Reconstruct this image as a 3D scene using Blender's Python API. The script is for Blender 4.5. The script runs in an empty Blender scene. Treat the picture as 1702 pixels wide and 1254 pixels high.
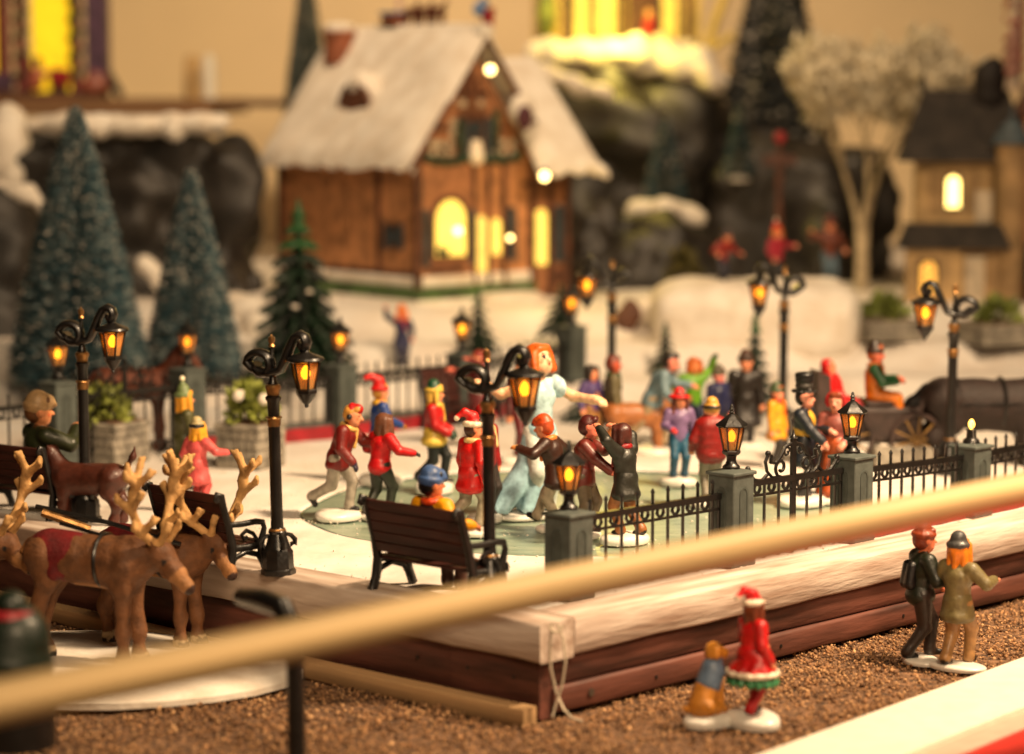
import bpy, math, random
import numpy as np
from mathutils import Vector, Matrix, Euler

# All lengths below are centimetres; the last lines convert the finished scene to metres.
U = 0.01
sc = bpy.context.scene
C = sc.collection
rnd = random.Random(7)
PI = math.pi
R = math.radians

# ------------------------------------------------------------------ camera
FPX = 4414.0
PITCH = math.atan(477 / FPX)
CAM_H = 26.0
_c, _s = math.cos(PITCH), math.sin(PITCH)
cam_d = bpy.data.cameras.new('camera')
cam = bpy.data.objects.new('camera', cam_d)
C.objects.link(cam)
cam.location = (0, 0, CAM_H)
cam.rotation_euler = (PI / 2 - PITCH, 0, 0)
cam_d.sensor_width = 36.0
cam_d.lens = FPX / 1702 * 36.0
cam_d.clip_start = 0.05
cam_d.clip_end = 50
cam_d.dof.use_dof = True
cam_d.dof.focus_distance = 1.50
cam_d.dof.aperture_fstop = 5.4
sc.camera = cam

# ------------------------------------------------------------------ light
world = bpy.data.worlds.new('World')
sc.world = world
world.use_nodes = True
bg = world.node_tree.nodes['Background']
bg.inputs[0].default_value = (1.0, 0.72, 0.46, 1)
bg.inputs[1].default_value = 0.012

def area_lamp(name, loc, target, size, power, color, spread=180):
    d = bpy.data.lights.new(name, 'AREA')
    d.shape = 'DISK'
    d.size = size * U
    d.energy = power
    d.color = color
    d.spread = R(spread)
    o = bpy.data.objects.new(name, d)
    o.location = loc
    v = Vector(target) - Vector(loc)
    o.rotation_euler = v.to_track_quat('-Z', 'Y').to_euler()
    C.objects.link(o)
    return o
WARM = (1.0, 0.71, 0.43)
area_lamp('room_lamp', (60, 128, 88), (12, 162, 0), 13, 8.8, WARM, 95)
area_lamp('room_fill_lamp', (34, -10, 115), (10, 150, 0), 55, 5.0, WARM, 75)
area_lamp('ceiling_lamp', (-16, 200, 140), (-2, 335, 40), 26, 8.0, WARM, 100)

sc.view_settings.view_transform = 'Standard'
sc.view_settings.look = 'None'
sc.view_settings.exposure = 0.0
sc.view_settings.gamma = 1.0
sc.cycles.use_denoising = True
sc.cycles.max_bounces = 8
sc.cycles.sample_clamp_indirect = 4.0

# ------------------------------------------------------------------ placing
def ray(px, py):
    dx, dy = (px - 851) / FPX, (627 - py) / FPX
    return Vector((dx, _c + dy * _s, -_s + dy * _c))
def G(px, py, z=0.0):
    d = ray(px, py)
    t = (z - CAM_H) / d.z
    return Vector((d.x * t, d.y * t, z))
def D(px, py, Y):
    d = ray(px, py)
    t = Y / d.y
    return Vector((d.x * t, Y, CAM_H + d.z * t))
AR = R(43.3)                                   # the platform's right-going side, measured from +Y
eR = Vector((math.sin(AR), math.cos(AR), 0))
eL = Vector((-math.cos(AR), math.sin(AR), 0))
ROT_R = PI / 2 - AR                            # z rotation that turns local +X into eR

# ------------------------------------------------------------------ mesh helpers
class MB:
    def __init__(s):
        s.v = []; s.f = []; s.m = []
    def add(s, vs, fs, mi=0):
        o = len(s.v)
        s.v += [tuple(p) for p in vs]
        s.f += [tuple(i + o for i in f) for f in fs]
        s.m += [mi] * len(fs)
        return s
    def box(s, x0, x1, y0, y1, z0, z1, b=0.0, mi=0, M=None):
        x0, x1 = sorted((x0, x1)); y0, y1 = sorted((y0, y1)); z0, z1 = sorted((z0, z1))
        b = min(b, (x1 - x0) * .49, (y1 - y0) * .49, (z1 - z0) * .49)
        if b <= 0:
            vs = [(x, y, z) for x in (x0, x1) for y in (y0, y1) for z in (z0, z1)]
            fs = [(0, 1, 3, 2), (4, 6, 7, 5), (0, 4, 5, 1), (2, 3, 7, 6), (0, 2, 6, 4), (1, 5, 7, 3)]
        else:
            vs = []; ix = {}
            for i, x in enumerate((x0, x1)):
                for j, y in enumerate((y0, y1)):
                    for k, z in enumerate((z0, z1)):
                        sx, sy, sz = (b if i == 0 else -b), (b if j == 0 else -b), (b if k == 0 else -b)
                        for a in range(3):
                            ix[(i, j, k, a)] = len(vs)
                            vs.append((x + (0 if a == 0 else sx), y + (0 if a == 1 else sy), z + (0 if a == 2 else sz)))
            fs = []
            for i in (0, 1):
                q = [ix[(i, 0, 0, 0)], ix[(i, 1, 0, 0)], ix[(i, 1, 1, 0)], ix[(i, 0, 1, 0)]]
                fs.append(q if i else q[::-1])
                q = [ix[(0, i, 0, 1)], ix[(0, i, 1, 1)], ix[(1, i, 1, 1)], ix[(1, i, 0, 1)]]
                fs.append(q if i else q[::-1])
                q = [ix[(0, 0, i, 2)], ix[(1, 0, i, 2)], ix[(1, 1, i, 2)], ix[(0, 1, i, 2)]]
                fs.append(q if i else q[::-1])
            for i in (0, 1):
                for j in (0, 1):
                    q = [ix[(i, j, 0, 0)], ix[(i, j, 1, 0)], ix[(i, j, 1, 1)], ix[(i, j, 0, 1)]]
                    fs.append(q if i == j else q[::-1])
                    q = [ix[(i, 0, j, 0)], ix[(i, 1, j, 0)], ix[(i, 1, j, 2)], ix[(i, 0, j, 2)]]
                    fs.append(q[::-1] if i == j else q)
                    q = [ix[(0, i, j, 1)], ix[(1, i, j, 1)], ix[(1, i, j, 2)], ix[(0, i, j, 2)]]
                    fs.append(q if i == j else q[::-1])
                    for k in (0, 1):
                        q = [ix[(i, j, k, 0)], ix[(i, j, k, 1)], ix[(i, j, k, 2)]]
                        fs.append(q if (i + j + k) % 2 else q[::-1])
        if M is not None:
            vs = [tuple(M @ Vector(p)) for p in vs]
        return s.add(vs, fs, mi)
    def lathe(s, prof, n=16, c=(0, 0, 0), mi=0, rot=0.0, sx=1, sy=1):
        vs = []; fs = []
        for (r, z) in prof:
            for k in range(n):
                a = 2 * PI * k / n + rot
                vs.append((c[0] + sx * r * math.cos(a), c[1] + sy * r * math.sin(a), c[2] + z))
        for i in range(len(prof) - 1):
            for k in range(n):
                k2 = (k + 1) % n
                fs.append((i * n + k, i * n + k2, (i + 1) * n + k2, (i + 1) * n + k))
        fs.append(tuple(range(n))[::-1])
        fs.append(tuple((len(prof) - 1) * n + k for k in range(n)))
        return s.add(vs, fs, mi)
    def tube(s, pts, rad, n=8, mi=0, flat=None, closed=False):
        """a swept tube; flat = (axis vector, factor) squashes the section along that axis"""
        pts = [Vector(p) for p in pts]; m = len(pts)
        rads = [rad] * m if not hasattr(rad, '__len__') else list(rad)
        vs = []; fs = []
        up = None
        for i, p in enumerate(pts):
            if closed:
                t = pts[(i + 1) % m] - pts[i - 1]
            else:
                t = pts[min(i + 1, m - 1)] - pts[max(i - 1, 0)]
            if t.length < 1e-9:
                t = Vector((0, 0, 1))
            t.normalize()
            if up is None:
                up = Vector((0, 0, 1)) if abs(t.z) < .9 else Vector((1, 0, 0))
            u = (up - t * up.dot(t))
            if u.length < 1e-6:
                u = t.orthogonal()
            u.normalize(); w = t.cross(u); up = u
            for k in range(n):
                a = 2 * PI * k / n
                q = (u * math.cos(a) + w * math.sin(a)) * rads[i]
                if flat:
                    ax = Vector(flat[0]).normalized()
                    q += ax * q.dot(ax) * (flat[1] - 1)
                vs.append(tuple(p + q))
        for i in range(m if closed else m - 1):
            j = (i + 1) % m
            for k in range(n):
                k2 = (k + 1) % n
                fs.append((i * n + k, i * n + k2, j * n + k2, j * n + k))
        if not closed:
            fs.append(tuple(range(n))[::-1])
            fs.append(tuple((m - 1) * n + k for k in range(n)))
        return s.add(vs, fs, mi)
    def prism(s, poly, y0, y1, mi=0, M=None):
        """polygon in x,z extruded along y"""
        n = len(poly)
        vs = [(x, y0, z) for x, z in poly] + [(x, y1, z) for x, z in poly]
        fs = [tuple(range(n)), tuple(range(2 * n - 1, n - 1, -1))]
        for i in range(n):
            j = (i + 1) % n
            fs.append((j, i, i + n, j + n))
        if M is not None:
            vs = [tuple(M @ Vector(p)) for p in vs]
        return s.add(vs, fs, mi)
    def ball(s, c, r, n=8, m=6, mi=0):
        rx, ry, rz = r if hasattr(r, '__len__') else (r, r, r)
        vs = [(c[0], c[1], c[2] - rz)]
        for i in range(1, m):
            t = PI * i / m - PI / 2
            for k in range(n):
                a = 2 * PI * k / n
                vs.append((c[0] + rx * math.cos(t) * math.cos(a), c[1] + ry * math.cos(t) * math.sin(a), c[2] + rz * math.sin(t)))
        vs.append((c[0], c[1], c[2] + rz))
        fs = []
        for k in range(n):
            fs.append((0, 1 + (k + 1) % n, 1 + k))
            for i in range(m - 2):
                a = 1 + i * n + k; b = 1 + i * n + (k + 1) % n
                fs.append((a, b, b + n, a + n))
            fs.append((len(vs) - 1, 1 + (m - 2) * n + k, 1 + (m - 2) * n + (k + 1) % n))
        return s.add(vs, fs, mi)
    def build(s, name, mat, parent=None, smooth=38, loc=(0, 0, 0), rot=(0, 0, 0)):
        me = bpy.data.meshes.new(name)
        me.from_pydata(s.v, [], s.f)
        return finish(me, name, mat, parent, smooth, loc, rot, s.m)

def finish(me, name, mat, parent=None, smooth=38, loc=(0, 0, 0), rot=(0, 0, 0), mi=None):
    mats = mat if isinstance(mat, (list, tuple)) else [mat]
    for m in mats:
        me.materials.append(M_[m] if isinstance(m, str) else m)
    if mi is not None and len(mats) > 1:
        me.polygons.foreach_set('material_index', mi)
    me.update()
    if smooth:
        me.polygons.foreach_set('use_smooth', [True] * len(me.polygons))
        if smooth < 170:
            me.set_sharp_from_angle(angle=R(smooth))
    o = bpy.data.objects.new(name, me)
    C.objects.link(o)
    o.location = loc; o.rotation_euler = rot
    if parent is not None:
        o.parent = parent
    return o

def arrmesh(name, V, F, mat, parent=None, smooth=0, loc=(0, 0, 0), col=None):
    """numpy arrays -> mesh object; F all tris or all quads; col = per-vertex paint"""
    V = np.asarray(V, np.float32); F = np.asarray(F, np.int32)
    k = F.shape[1]
    me = bpy.data.meshes.new(name)
    me.vertices.add(len(V)); me.vertices.foreach_set('co', V.ravel())
    me.loops.add(F.size); me.loops.foreach_set('vertex_index', F.ravel())
    me.polygons.add(len(F)); me.polygons.foreach_set('loop_start', np.arange(0, F.size, k, dtype=np.int32))
    me.update(calc_edges=True)
    me.validate()
    if col is not None:
        ca = me.color_attributes.new('paint', 'FLOAT_COLOR', 'POINT')
        cc = np.ones((len(V), 4), np.float32); cc[:, :3] = col
        ca.data.foreach_set('color', cc.ravel())
    return finish(me, name, mat, parent, smooth, loc)

def thing(name, label, cat, loc=(0, 0, 0), rz=0.0, group=None, scale=None):
    o = bpy.data.objects.new(name, None)
    C.objects.link(o)
    o.location = loc; o.rotation_euler = (0, 0, rz)
    o.empty_display_size = 0.01
    if scale: o.scale = (scale,) * 3
    o['label'] = label; o['category'] = cat
    if group: o['group'] = group
    return o
def tag(o, label=None, cat=None, group=None, kind=None):
    for k, v in (('label', label), ('category', cat), ('group', group), ('kind', kind)):
        if v: o[k] = v
    return o
def copy_tree(o, parent=None):
    c = o.copy(); C.objects.link(c)
    c.parent = parent
    for ch in list(o.children):
        copy_tree(ch, c)
    return c

# ------------------------------------------------------------------ materials
M_ = {}
def srgb(*c):
    if len(c) == 1:
        h = c[0]; c = tuple(int(h[i:i + 2], 16) for i in (0, 2, 4))
    return tuple(((x / 255 + .055) / 1.055) ** 2.4 if x > 10 else x / 255 / 12.92 for x in c)
def mat(name, col, rough=.5, metal=0.0, var=.15, scale=3.0, bump=.0, bscale=12.0, coat=0.0, attr=False, emit=None, estr=0.0, col2=None, stretch=None, spec=.5, trans=0.0, detail=4.0, gam=1.0):
    m = bpy.data.materials.new(name); m.use_nodes = True
    nt = m.node_tree; N = nt.nodes; L = nt.links
    p = N['Principled BSDF']
    p.inputs['Roughness'].default_value = rough
    p.inputs['Metallic'].default_value = metal
    p.inputs['Specular IOR Level'].default_value = spec
    p.inputs['Coat Weight'].default_value = coat
    p.inputs['Coat Roughness'].default_value = .2
    if trans: p.inputs['Transmission Weight'].default_value = trans
    tc = N.new('ShaderNodeTexCoord'); mp = N.new('ShaderNodeMapping')
    L.new(tc.outputs['Object'], mp.inputs['Vector'])
    st = stretch or (1, 1, 1)
    mp.inputs['Scale'].default_value = tuple(100 * x for x in st)
    nz = N.new('ShaderNodeTexNoise'); nz.inputs['Scale'].default_value = scale / 3; nz.inputs['Detail'].default_value = detail
    L.new(mp.outputs[0], nz.inputs['Vector'])
    if attr:
        at = N.new('ShaderNodeAttribute'); at.attribute_name = 'paint'
        hs = N.new('ShaderNodeHueSaturation')
        mr = N.new('ShaderNodeMapRange'); mr.inputs[1].default_value = .3; mr.inputs[2].default_value = .7
        mr.inputs[3].default_value = 1 - var; mr.inputs[4].default_value = 1 + var
        L.new(nz.outputs['Fac'], mr.inputs[0]); L.new(mr.outputs[0], hs.inputs['Value'])
        gm = N.new('ShaderNodeGamma'); gm.inputs[1].default_value = gam
        L.new(at.outputs['Color'], gm.inputs[0]); L.new(gm.outputs[0], hs.inputs['Color']); L.new(hs.outputs[0], p.inputs['Base Color'])
    else:
        rp = N.new('ShaderNodeValToRGB')
        c2 = col2 or tuple(max(0, x * (1 - 2 * var)) for x in col)
        c1 = col if col2 else tuple(min(1, x * (1 + var * .6)) for x in col)
        rp.color_ramp.elements[0].position = .34; rp.color_ramp.elements[1].position = .66
        rp.color_ramp.elements[0].color = (*c2, 1); rp.color_ramp.elements[1].color = (*c1, 1)
        L.new(nz.outputs['Fac'], rp.inputs['Fac']); L.new(rp.outputs[0], p.inputs['Base Color'])
    if bump:
        nb = N.new('ShaderNodeTexNoise'); nb.inputs['Scale'].default_value = bscale / 3; nb.inputs['Detail'].default_value = 5
        L.new(mp.outputs[0], nb.inputs['Vector'])
        bn = N.new('ShaderNodeBump'); bn.inputs['Strength'].default_value = bump; bn.inputs['Distance'].default_value = .0006
        L.new(nb.outputs['Fac'], bn.inputs['Height']); L.new(bn.outputs[0], p.inputs['Normal'])
        ro = N.new('ShaderNodeMapRange'); ro.inputs[3].default_value = max(.04, rough - .12); ro.inputs[4].default_value = min(1, rough + .15)
        L.new(nb.outputs['Fac'], ro.inputs[0]); L.new(ro.outputs[0], p.inputs['Roughness'])
    if emit:
        p.inputs['Emission Color'].default_value = (*emit, 1); p.inputs['Emission Strength'].default_value = estr
    M_[name] = m
    return m

mat('paint', (1, 1, 1), .46, attr=True, var=.24, scale=9, bump=.45, bscale=22, coat=.12, detail=8, gam=1.25)
mat('paint_matte', (1, 1, 1), .68, attr=True, var=.34, scale=5, bump=.9, bscale=16, detail=8, gam=1.25)
mat('snow', (.80, .75, .67), .8, var=.05, scale=1.6, bump=.9, bscale=7, col2=(.66, .58, .48), detail=8)
mat('snow_cloth', (.80, .77, .72), .8, var=.05, scale=.55, bump=.8, bscale=7, col2=(.68, .60, .52), detail=9)
mat('white_resin', (.80, .77, .70), .32, var=.06, scale=3, bump=.25, bscale=8, coat=.3)
mat('iron', (.009, .008, .0075), .36, var=.25, scale=4, bump=.3, bscale=18, coat=.2)
mat('brass', (.50, .27, .10), .36, metal=.85, var=.25, scale=6, bump=.2)
mat('pillar', (.075, .09, .082), .62, var=.14, scale=5, bump=.35, bscale=14)
mat('pillar_panel', (.055, .068, .061), .6, var=.14, scale=5, bump=.3, bscale=14)
mat('red_paint', (.33, .012, .02), .42, var=.2, scale=3, bump=.25)
mat('bench_wood', (.060, .016, .012), .55, var=.28, scale=3, bump=.3, stretch=(.3, 2, 2), spec=.3)
mat('mahogany', (.145, .05, .034), .55, var=.35, scale=1.6, bump=.5, bscale=8, stretch=(.25, 2.0, 2.0))
mat('whitewash', (.70, .60, .52), .7, var=.18, scale=2.0, bump=.9, bscale=8, stretch=(.2, 1.6, 1.6), col2=(.36, .25, .19), detail=9)
mat('raw_pine', (.47, .29, .14), .62, var=.18, scale=1.2, bump=.3, bscale=7, stretch=(.10, 2.4, 2.4))
mat('dowel', (.74, .53, .26), .5, var=.26, scale=1.3, bump=.2, stretch=(.06, 3, 3))
mat('string', (.62, .53, .40), .9, var=.2, scale=30, bump=.6, bscale=40)
mat('ice', (.30, .37, .28), .3, var=.16, scale=1.4, bump=.25, bscale=6, col2=(.17, .25, .19), stretch=(.5, 2, 1), detail=9)
mat('gravel', (1, 1, 1), .9, attr=True, var=.2, scale=8)
mat('soil', (.19, .10, .05), .95, var=.4, scale=6, bump=.8, bscale=10)
mat('stone', (.30, .27, .22), .8, var=.25, scale=3, bump=.7, bscale=8)
mat('stone_joint', (.15, .13, .105), .9, var=.2, scale=4, bump=.5)
mat('leaf', (.22, .27, .05), .5, var=.35, scale=2.5, bump=.2)
mat('leaf_dark', (.018, .06, .028), .5, var=.4, scale=3, bump=.3)
mat('bark', (.07, .04, .022), .85, var=.3, scale=4, bump=.6)
mat('needle', (1, 1, 1), .75, attr=True, var=.3, scale=5)
mat('rock', (.03, .025, .021), .5, var=.5, scale=.9, bump=1.0, bscale=2.2, col2=(.005, .004, .0035), detail=8)
mat('wall', (.82, .65, .40), .9, var=.06, scale=.10, bump=.15, bscale=4)
mat('shelf_wood', (.22, .11, .045), .6, var=.3, scale=1, stretch=(.1, 2, 2), bump=.3)
mat('bulb', (.8, .4, .1), .4, emit=(1, .40, .022), estr=9.0)
mat('bulb_bare', (.8, .4, .1), .4, emit=(1, .55, .08), estr=7.0)
mat('bulb_mid', (.8, .4, .1), .4, emit=(1, .36, .02), estr=6.5)
mat('bulb_soft', (.8, .4, .1), .4, emit=(1, .46, .03), estr=9.0)
mat('bulb_dim', (.8, .4, .1), .4, emit=(1, .30, .02), estr=1.6)
mat('fairy', (.9, .7, .4), .4, emit=(1, .70, .24), estr=8.0)
mat('socket', (.55, .42, .24), .35, var=.1, trans=.3)
def glass(name, col, fac, rough=.25):
    m = bpy.data.materials.new(name); m.use_nodes = True
    N = m.node_tree.nodes; L = m.node_tree.links
    p = N['Principled BSDF']; p.inputs['Base Color'].default_value = (*col, 1); p.inputs['Roughness'].default_value = rough
    t = N.new('ShaderNodeBsdfTransparent'); t.inputs[0].default_value = (1, .84, .58, 1)
    mx = N.new('ShaderNodeMixShader'); mx.inputs[0].default_value = fac
    L.new(t.outputs[0], mx.inputs[1]); L.new(p.outputs[0], mx.inputs[2]); L.new(mx.outputs[0], N['Material Output'].inputs[0])
    M_[name] = m
glass('lantern_glass', (.62, .38, .15), .36)
glass('clear_window', (.6, .5, .3), .25, .1)
# ------------------------------------------------------------------ smooth solids (round cones, ellipsoids, boxes blended and meshed)
_nr = np.random.RandomState(3)
_K = _nr.normal(size=(14, 3)); _PH = _nr.uniform(0, 6.28, 14)
def snoise(P, f):
    out = 0
    for k in range(14):
        s = f * (1.0 if k < 7 else 2.1)
        out = out + np.sin(P[..., 0] * _K[k, 0] * s + P[..., 1] * _K[k, 1] * s + P[..., 2] * _K[k, 2] * s + _PH[k]) * (1 if k < 7 else .5)
    return out / 6.0
def pd(pr, P):
    t = pr[0]
    if t == 'c':                      # round cone a ra b rb
        a, ra, b, rb = np.asarray(pr[1]), pr[2], np.asarray(pr[3]), pr[4]
        ab = b - a; L2 = float(ab @ ab) + 1e-9
        h = np.clip(((P - a) @ ab) / L2, 0, 1)
        return np.linalg.norm(P - a - h[..., None] * ab, axis=-1) - (ra + (rb - ra) * h)
    if t == 'e':                      # ellipsoid centre radii [rotation]
        Q = P - np.asarray(pr[1]); r = np.asarray(pr[2])
        if len(pr) > 3 and pr[3] is not None:
            Q = Q @ np.asarray(pr[3])
        k0 = np.linalg.norm(Q / r, axis=-1); k1 = np.linalg.norm(Q / (r * r), axis=-1) + 1e-9
        return k0 * (k0 - 1) / k1
    if t == 'b':                      # box centre half rounding [rotation]
        Q = P - np.asarray(pr[1]); h = np.asarray(pr[2])
        if len(pr) > 4 and pr[4] is not None:
            Q = Q @ np.asarray(pr[4])
        q = np.abs(Q) - (h - pr[3])
        return np.linalg.norm(np.maximum(q, 0), axis=-1) + np.minimum(q.max(-1), 0) - pr[3]
    if t == 'k':                      # capped cone, vertical axis through (x,y): z0 r0 z1 r1
        x, y, z0, r0, z1, r1, rd = pr[1]
        rr = np.hypot(P[..., 0] - x, P[..., 1] - y)
        h = np.clip((P[..., 2] - z0) / (z1 - z0), 0, 1)
        a = (rr - (r0 + (r1 - r0) * h)) * .85
        b = np.maximum(z0 - P[..., 2], P[..., 2] - z1)
        return np.maximum(a, b) - rd
def pbox(pr):
    t = pr[0]
    if t == 'c':
        a, b = np.asarray(pr[1]), np.asarray(pr[3]); r = max(pr[2], pr[4])
        return np.minimum(a, b) - r, np.maximum(a, b) + r
    if t == 'e' or t == 'b':
        c = np.asarray(pr[1], float); h = np.asarray(pr[2], float)
        rot = len(pr) > (3 if t == 'e' else 4) and pr[-1] is not None
        if rot: h = np.full(3, np.linalg.norm(h) if t == 'b' else h.max())
        return c - h, c + h
    x, y, z0, r0, z1, r1, rd = pr[1]; r = max(r0, r1) + rd
    return np.array([x - r, y - r, z0 - rd]), np.array([x + r, y + r, z1 + rd])
def polygonize(prims, vox, k=.2, amp=0.0, freq=1.0):
    los, his = zip(*[pbox(p) for p in prims])
    pad = vox * 2.5 + amp * 1.6
    lo = np.min(los, 0) - pad; hi = np.max(his, 0) + pad
    n = np.ceil((hi - lo) / vox).astype(int) + 1
    Fd = np.full(n, 9.0, np.float32) * max(1, vox * 10)
    ax = [lo[i] + np.arange(n[i]) * vox for i in range(3)]
    for p, l, h in zip(prims, los, his):
        i0 = np.maximum(np.floor((l - pad - k - lo) / vox).astype(int), 0)
        i1 = np.minimum(np.ceil((h + pad + k - lo) / vox).astype(int) + 1, n)
        sl = tuple(slice(a, b) for a, b in zip(i0, i1))
        P = np.stack(np.meshgrid(ax[0][sl[0]], ax[1][sl[1]], ax[2][sl[2]], indexing='ij'), -1)
        d = pd(p, P)
        if amp: d = d + (snoise(P, freq) if freq > 0 else 1.1 - 2.2 * np.abs(snoise(P, -freq)) + .4 * snoise(P, -freq * 3.1)) * amp
        a = Fd[sl]
        hh = np.maximum(k - np.abs(a - d), 0) / k
        Fd[sl] = np.minimum(a, d) - hh * hh * k * .25
    S = Fd < 0
    c = np.zeros(np.array(n) - 1, np.uint8)
    offs = [(i, j, l) for i in (0, 1) for j in (0, 1) for l in (0, 1)]
    for o in offs:
        c += S[o[0]:n[0] - 1 + o[0], o[1]:n[1] - 1 + o[1], o[2]:n[2] - 1 + o[2]]
    act = (c > 0) & (c < 8)
    I = np.argwhere(act)
    idx = -np.ones(act.shape, np.int32); idx[act] = np.arange(len(I))
    acc = np.zeros((len(I), 3)); cnt = np.zeros(len(I))
    def val(o): return Fd[I[:, 0] + o[0], I[:, 1] + o[1], I[:, 2] + o[2]]
    vals = {o: val(o) for o in offs}
    for o in offs:
        for a in range(3):
            if o[a] == 0:
                q = list(o); q[a] = 1; q = tuple(q)
                d0, d1 = vals[o], vals[q]
                m = (d0 < 0) != (d1 < 0)
                t = np.where(m, d0 / (d0 - d1 + 1e-12), 0)
                pt = np.array(o, float)[None, :].repeat(len(I), 0); pt[:, a] += t
                acc[m] += pt[m]; cnt[m] += 1
    V = lo + (I + acc / cnt[:, None]) * vox
    Q = []
    for a in range(3):
        b, e = (a + 1) % 3, (a + 2) % 3
        s0 = [slice(None)] * 3; s1 = [slice(None)] * 3
        s0[a] = slice(0, n[a] - 1); s1[a] = slice(1, n[a])
        ed = np.argwhere(S[tuple(s0)] != S[tuple(s1)])
        ed = ed[(ed[:, b] > 0) & (ed[:, e] > 0) & (ed[:, b] < n[b] - 1) & (ed[:, e] < n[e] - 1)]
        if not len(ed): continue
        fl = S[ed[:, 0], ed[:, 1], ed[:, 2]]
        def ci(db, de):
            q = ed.copy(); q[:, b] -= db; q[:, e] -= de
            return idx[q[:, 0], q[:, 1], q[:, 2]]
        quad = np.stack([ci(1, 1), ci(0, 1), ci(0, 0), ci(1, 0)], 1)
        quad[~fl] = quad[~fl][:, ::-1]
        Q.append(quad)
    return V, np.concatenate(Q)
def solid(name, prims, cols, matn, parent=None, vox=.09, k=.2, amp=0.0, freq=1.0, dots=(), loc=(0, 0, 0), bias=None):
    """prims blended into one skin; each point takes the paint of the nearest prim; dots are painted spots (c, r, colour)"""
    V, F = polygonize(prims, vox, k, amp, freq)
    best = np.full(len(V), 1e9); col = np.zeros((len(V), 3))
    for i, (p, cc) in enumerate(zip(prims, cols)):
        d = pd(p, V) + (bias[i] if bias else 0)
        m = d < best
        best[m] = d[m]; col[m] = cc
    for (c, r, cc) in dots:
        m = np.linalg.norm(V - np.asarray(c), axis=1) < r
        col[m] = cc
    return arrmesh(name, V, F, matn, parent, smooth=179, loc=loc, col=col)
# ------------------------------------------------------------------ the setting
def ss(a, b, x):
    t = min(1, max(0, (x - a) / (b - a))); return t * t * (3 - 2 * t)
def terr(X, Y):
    w = Y + 1.3 * math.sin(X * .13 + 1) + .7 * math.sin(X * .37) - max(0, X - 20) * .12
    return 2.0 * ss(217, 219.5, w) + 2.2 * ss(225, 228, w) + 2.2 * ss(233, 238, w) + .10 * math.sin(X * .7 + Y * .5) * ss(205, 220, Y)
def GT(px, py):
    """where the sight line through a pixel meets the snow"""
    d = ray(px, py); t = 100.0
    while t < 400:
        p = Vector((0, 0, CAM_H)) + d * t
        if p.z <= terr(p.x, p.y): break
        t += .25
    p.z = terr(p.x, p.y)
    return p

P0 = G(900, 1039)
plat = bpy.data.objects.new('display_platform', None); C.objects.link(plat)
plat.location = P0; plat.rotation_euler = (0, 0, ROT_R); plat['kind'] = 'structure'
plat['label'] = 'wooden display platform with whitewashed edge planks'
def PL(x, y, z=0.0):                      # platform-local -> world
    return P0 + eR * x + eL * y + Vector((0, 0, z))
def PLi(p):
    q = Vector(p) - P0
    return q.dot(eR), q.dot(eL)

def rough_plank(x0, x1, y0, y1, z0, z1, axis, seed, wob=.06, n=40, b=.12):
    """a plank with uneven long edges; the section follows the length"""
    r = random.Random(seed); mb = MB(); L0, L1 = (x0, x1) if axis == 0 else (y0, y1)
    ph = [r.uniform(0, 6) for _ in range(8)]
    def wv(i, t): return wob * (math.sin(t * .31 + ph[i]) + .6 * math.sin(t * .83 + ph[i + 1]) + .3 * math.sin(t * 2.1 + ph[i + 2]))
    a0, a1 = (y0, y1) if axis == 0 else (x0, x1)
    vs = []; fs = []
    for i in range(n + 1):
        t = L0 + (L1 - L0) * i / n
        lo, hi, bo, to = a0 + wv(0, t), a1, z0 + wv(2, t), z1 + .3 * wv(4, t)
        sec = [(lo + b, bo), (hi, bo), (hi, to), (lo + b * 1.6, to), (lo + b * .4, to - b * .5), (lo, to - b * 1.6), (lo, bo + b)]
        for (a, z) in sec:
            vs.append((t, a, z) if axis == 0 else (a, t, z))
    m = 7
    for i in range(n):
        for k in range(m):
            k2 = (k + 1) % m
            q = (i * m + k, (i + 1) * m + k, (i + 1) * m + k2, i * m + k2)
            fs.append(q if axis == 0 else q[::-1])
    fs.append(tuple(range(m)) if axis == 0 else tuple(range(m))[::-1])
    e = tuple(n * m + k for k in range(m)); fs.append(e[::-1] if axis == 0 else e)
    return mb.add(vs, fs)
mats_local = dict()
rough_plank(2.55, 84, 0, 2.6, -1.85, .03, 0, 1).build('edge_plank', 'whitewash', plat, 50)
# the plank along the left side runs along local y: its grain needs its own orientation
def along_y(mb): return mb
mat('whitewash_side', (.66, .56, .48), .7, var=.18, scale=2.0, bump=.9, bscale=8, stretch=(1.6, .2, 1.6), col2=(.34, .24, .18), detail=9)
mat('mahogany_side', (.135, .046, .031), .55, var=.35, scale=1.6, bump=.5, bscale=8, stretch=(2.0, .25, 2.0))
mat('raw_pine_side', (.47, .29, .14), .62, var=.18, scale=1.2, bump=.3, bscale=7, stretch=(2.4, .10, 2.4))
rough_plank(0, 2.4, 0.05, 80, -2.0, .03, 1, 2).build('edge_plank', 'whitewash_side', plat, 50)
rough_plank(1.25, 84, .42, 1.2, -3.35, -1.86, 0, 3, .015).build('side_board', 'mahogany', plat, 50)
rough_plank(1.25, 84, .26, 1.2, -4.72, -3.40, 0, 4, .02).build('side_board', 'mahogany', plat, 50)
rough_plank(.36, 1.2, .45, 6.6, -4.9, -1.95, 1, 5, .015).build('side_board', 'mahogany_side', plat, 50)
rough_plank(.42, 1.2, 6.64, 40, -4.9, -1.95, 1, 6, .015).build('side_board', 'mahogany_side', plat, 50)
rough_plank(.42, 1.2, 40.05, 80, -4.9, -1.95, 1, 8, .015).build('side_board', 'mahogany_side', plat, 50)
MB().box(1.21, 3, 1.21, 80, -4.8, -2.1).box(3.01, 80, 1.21, 3, -4.8, -2.1).build('frame_batten', 'mahogany', plat)
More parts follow.
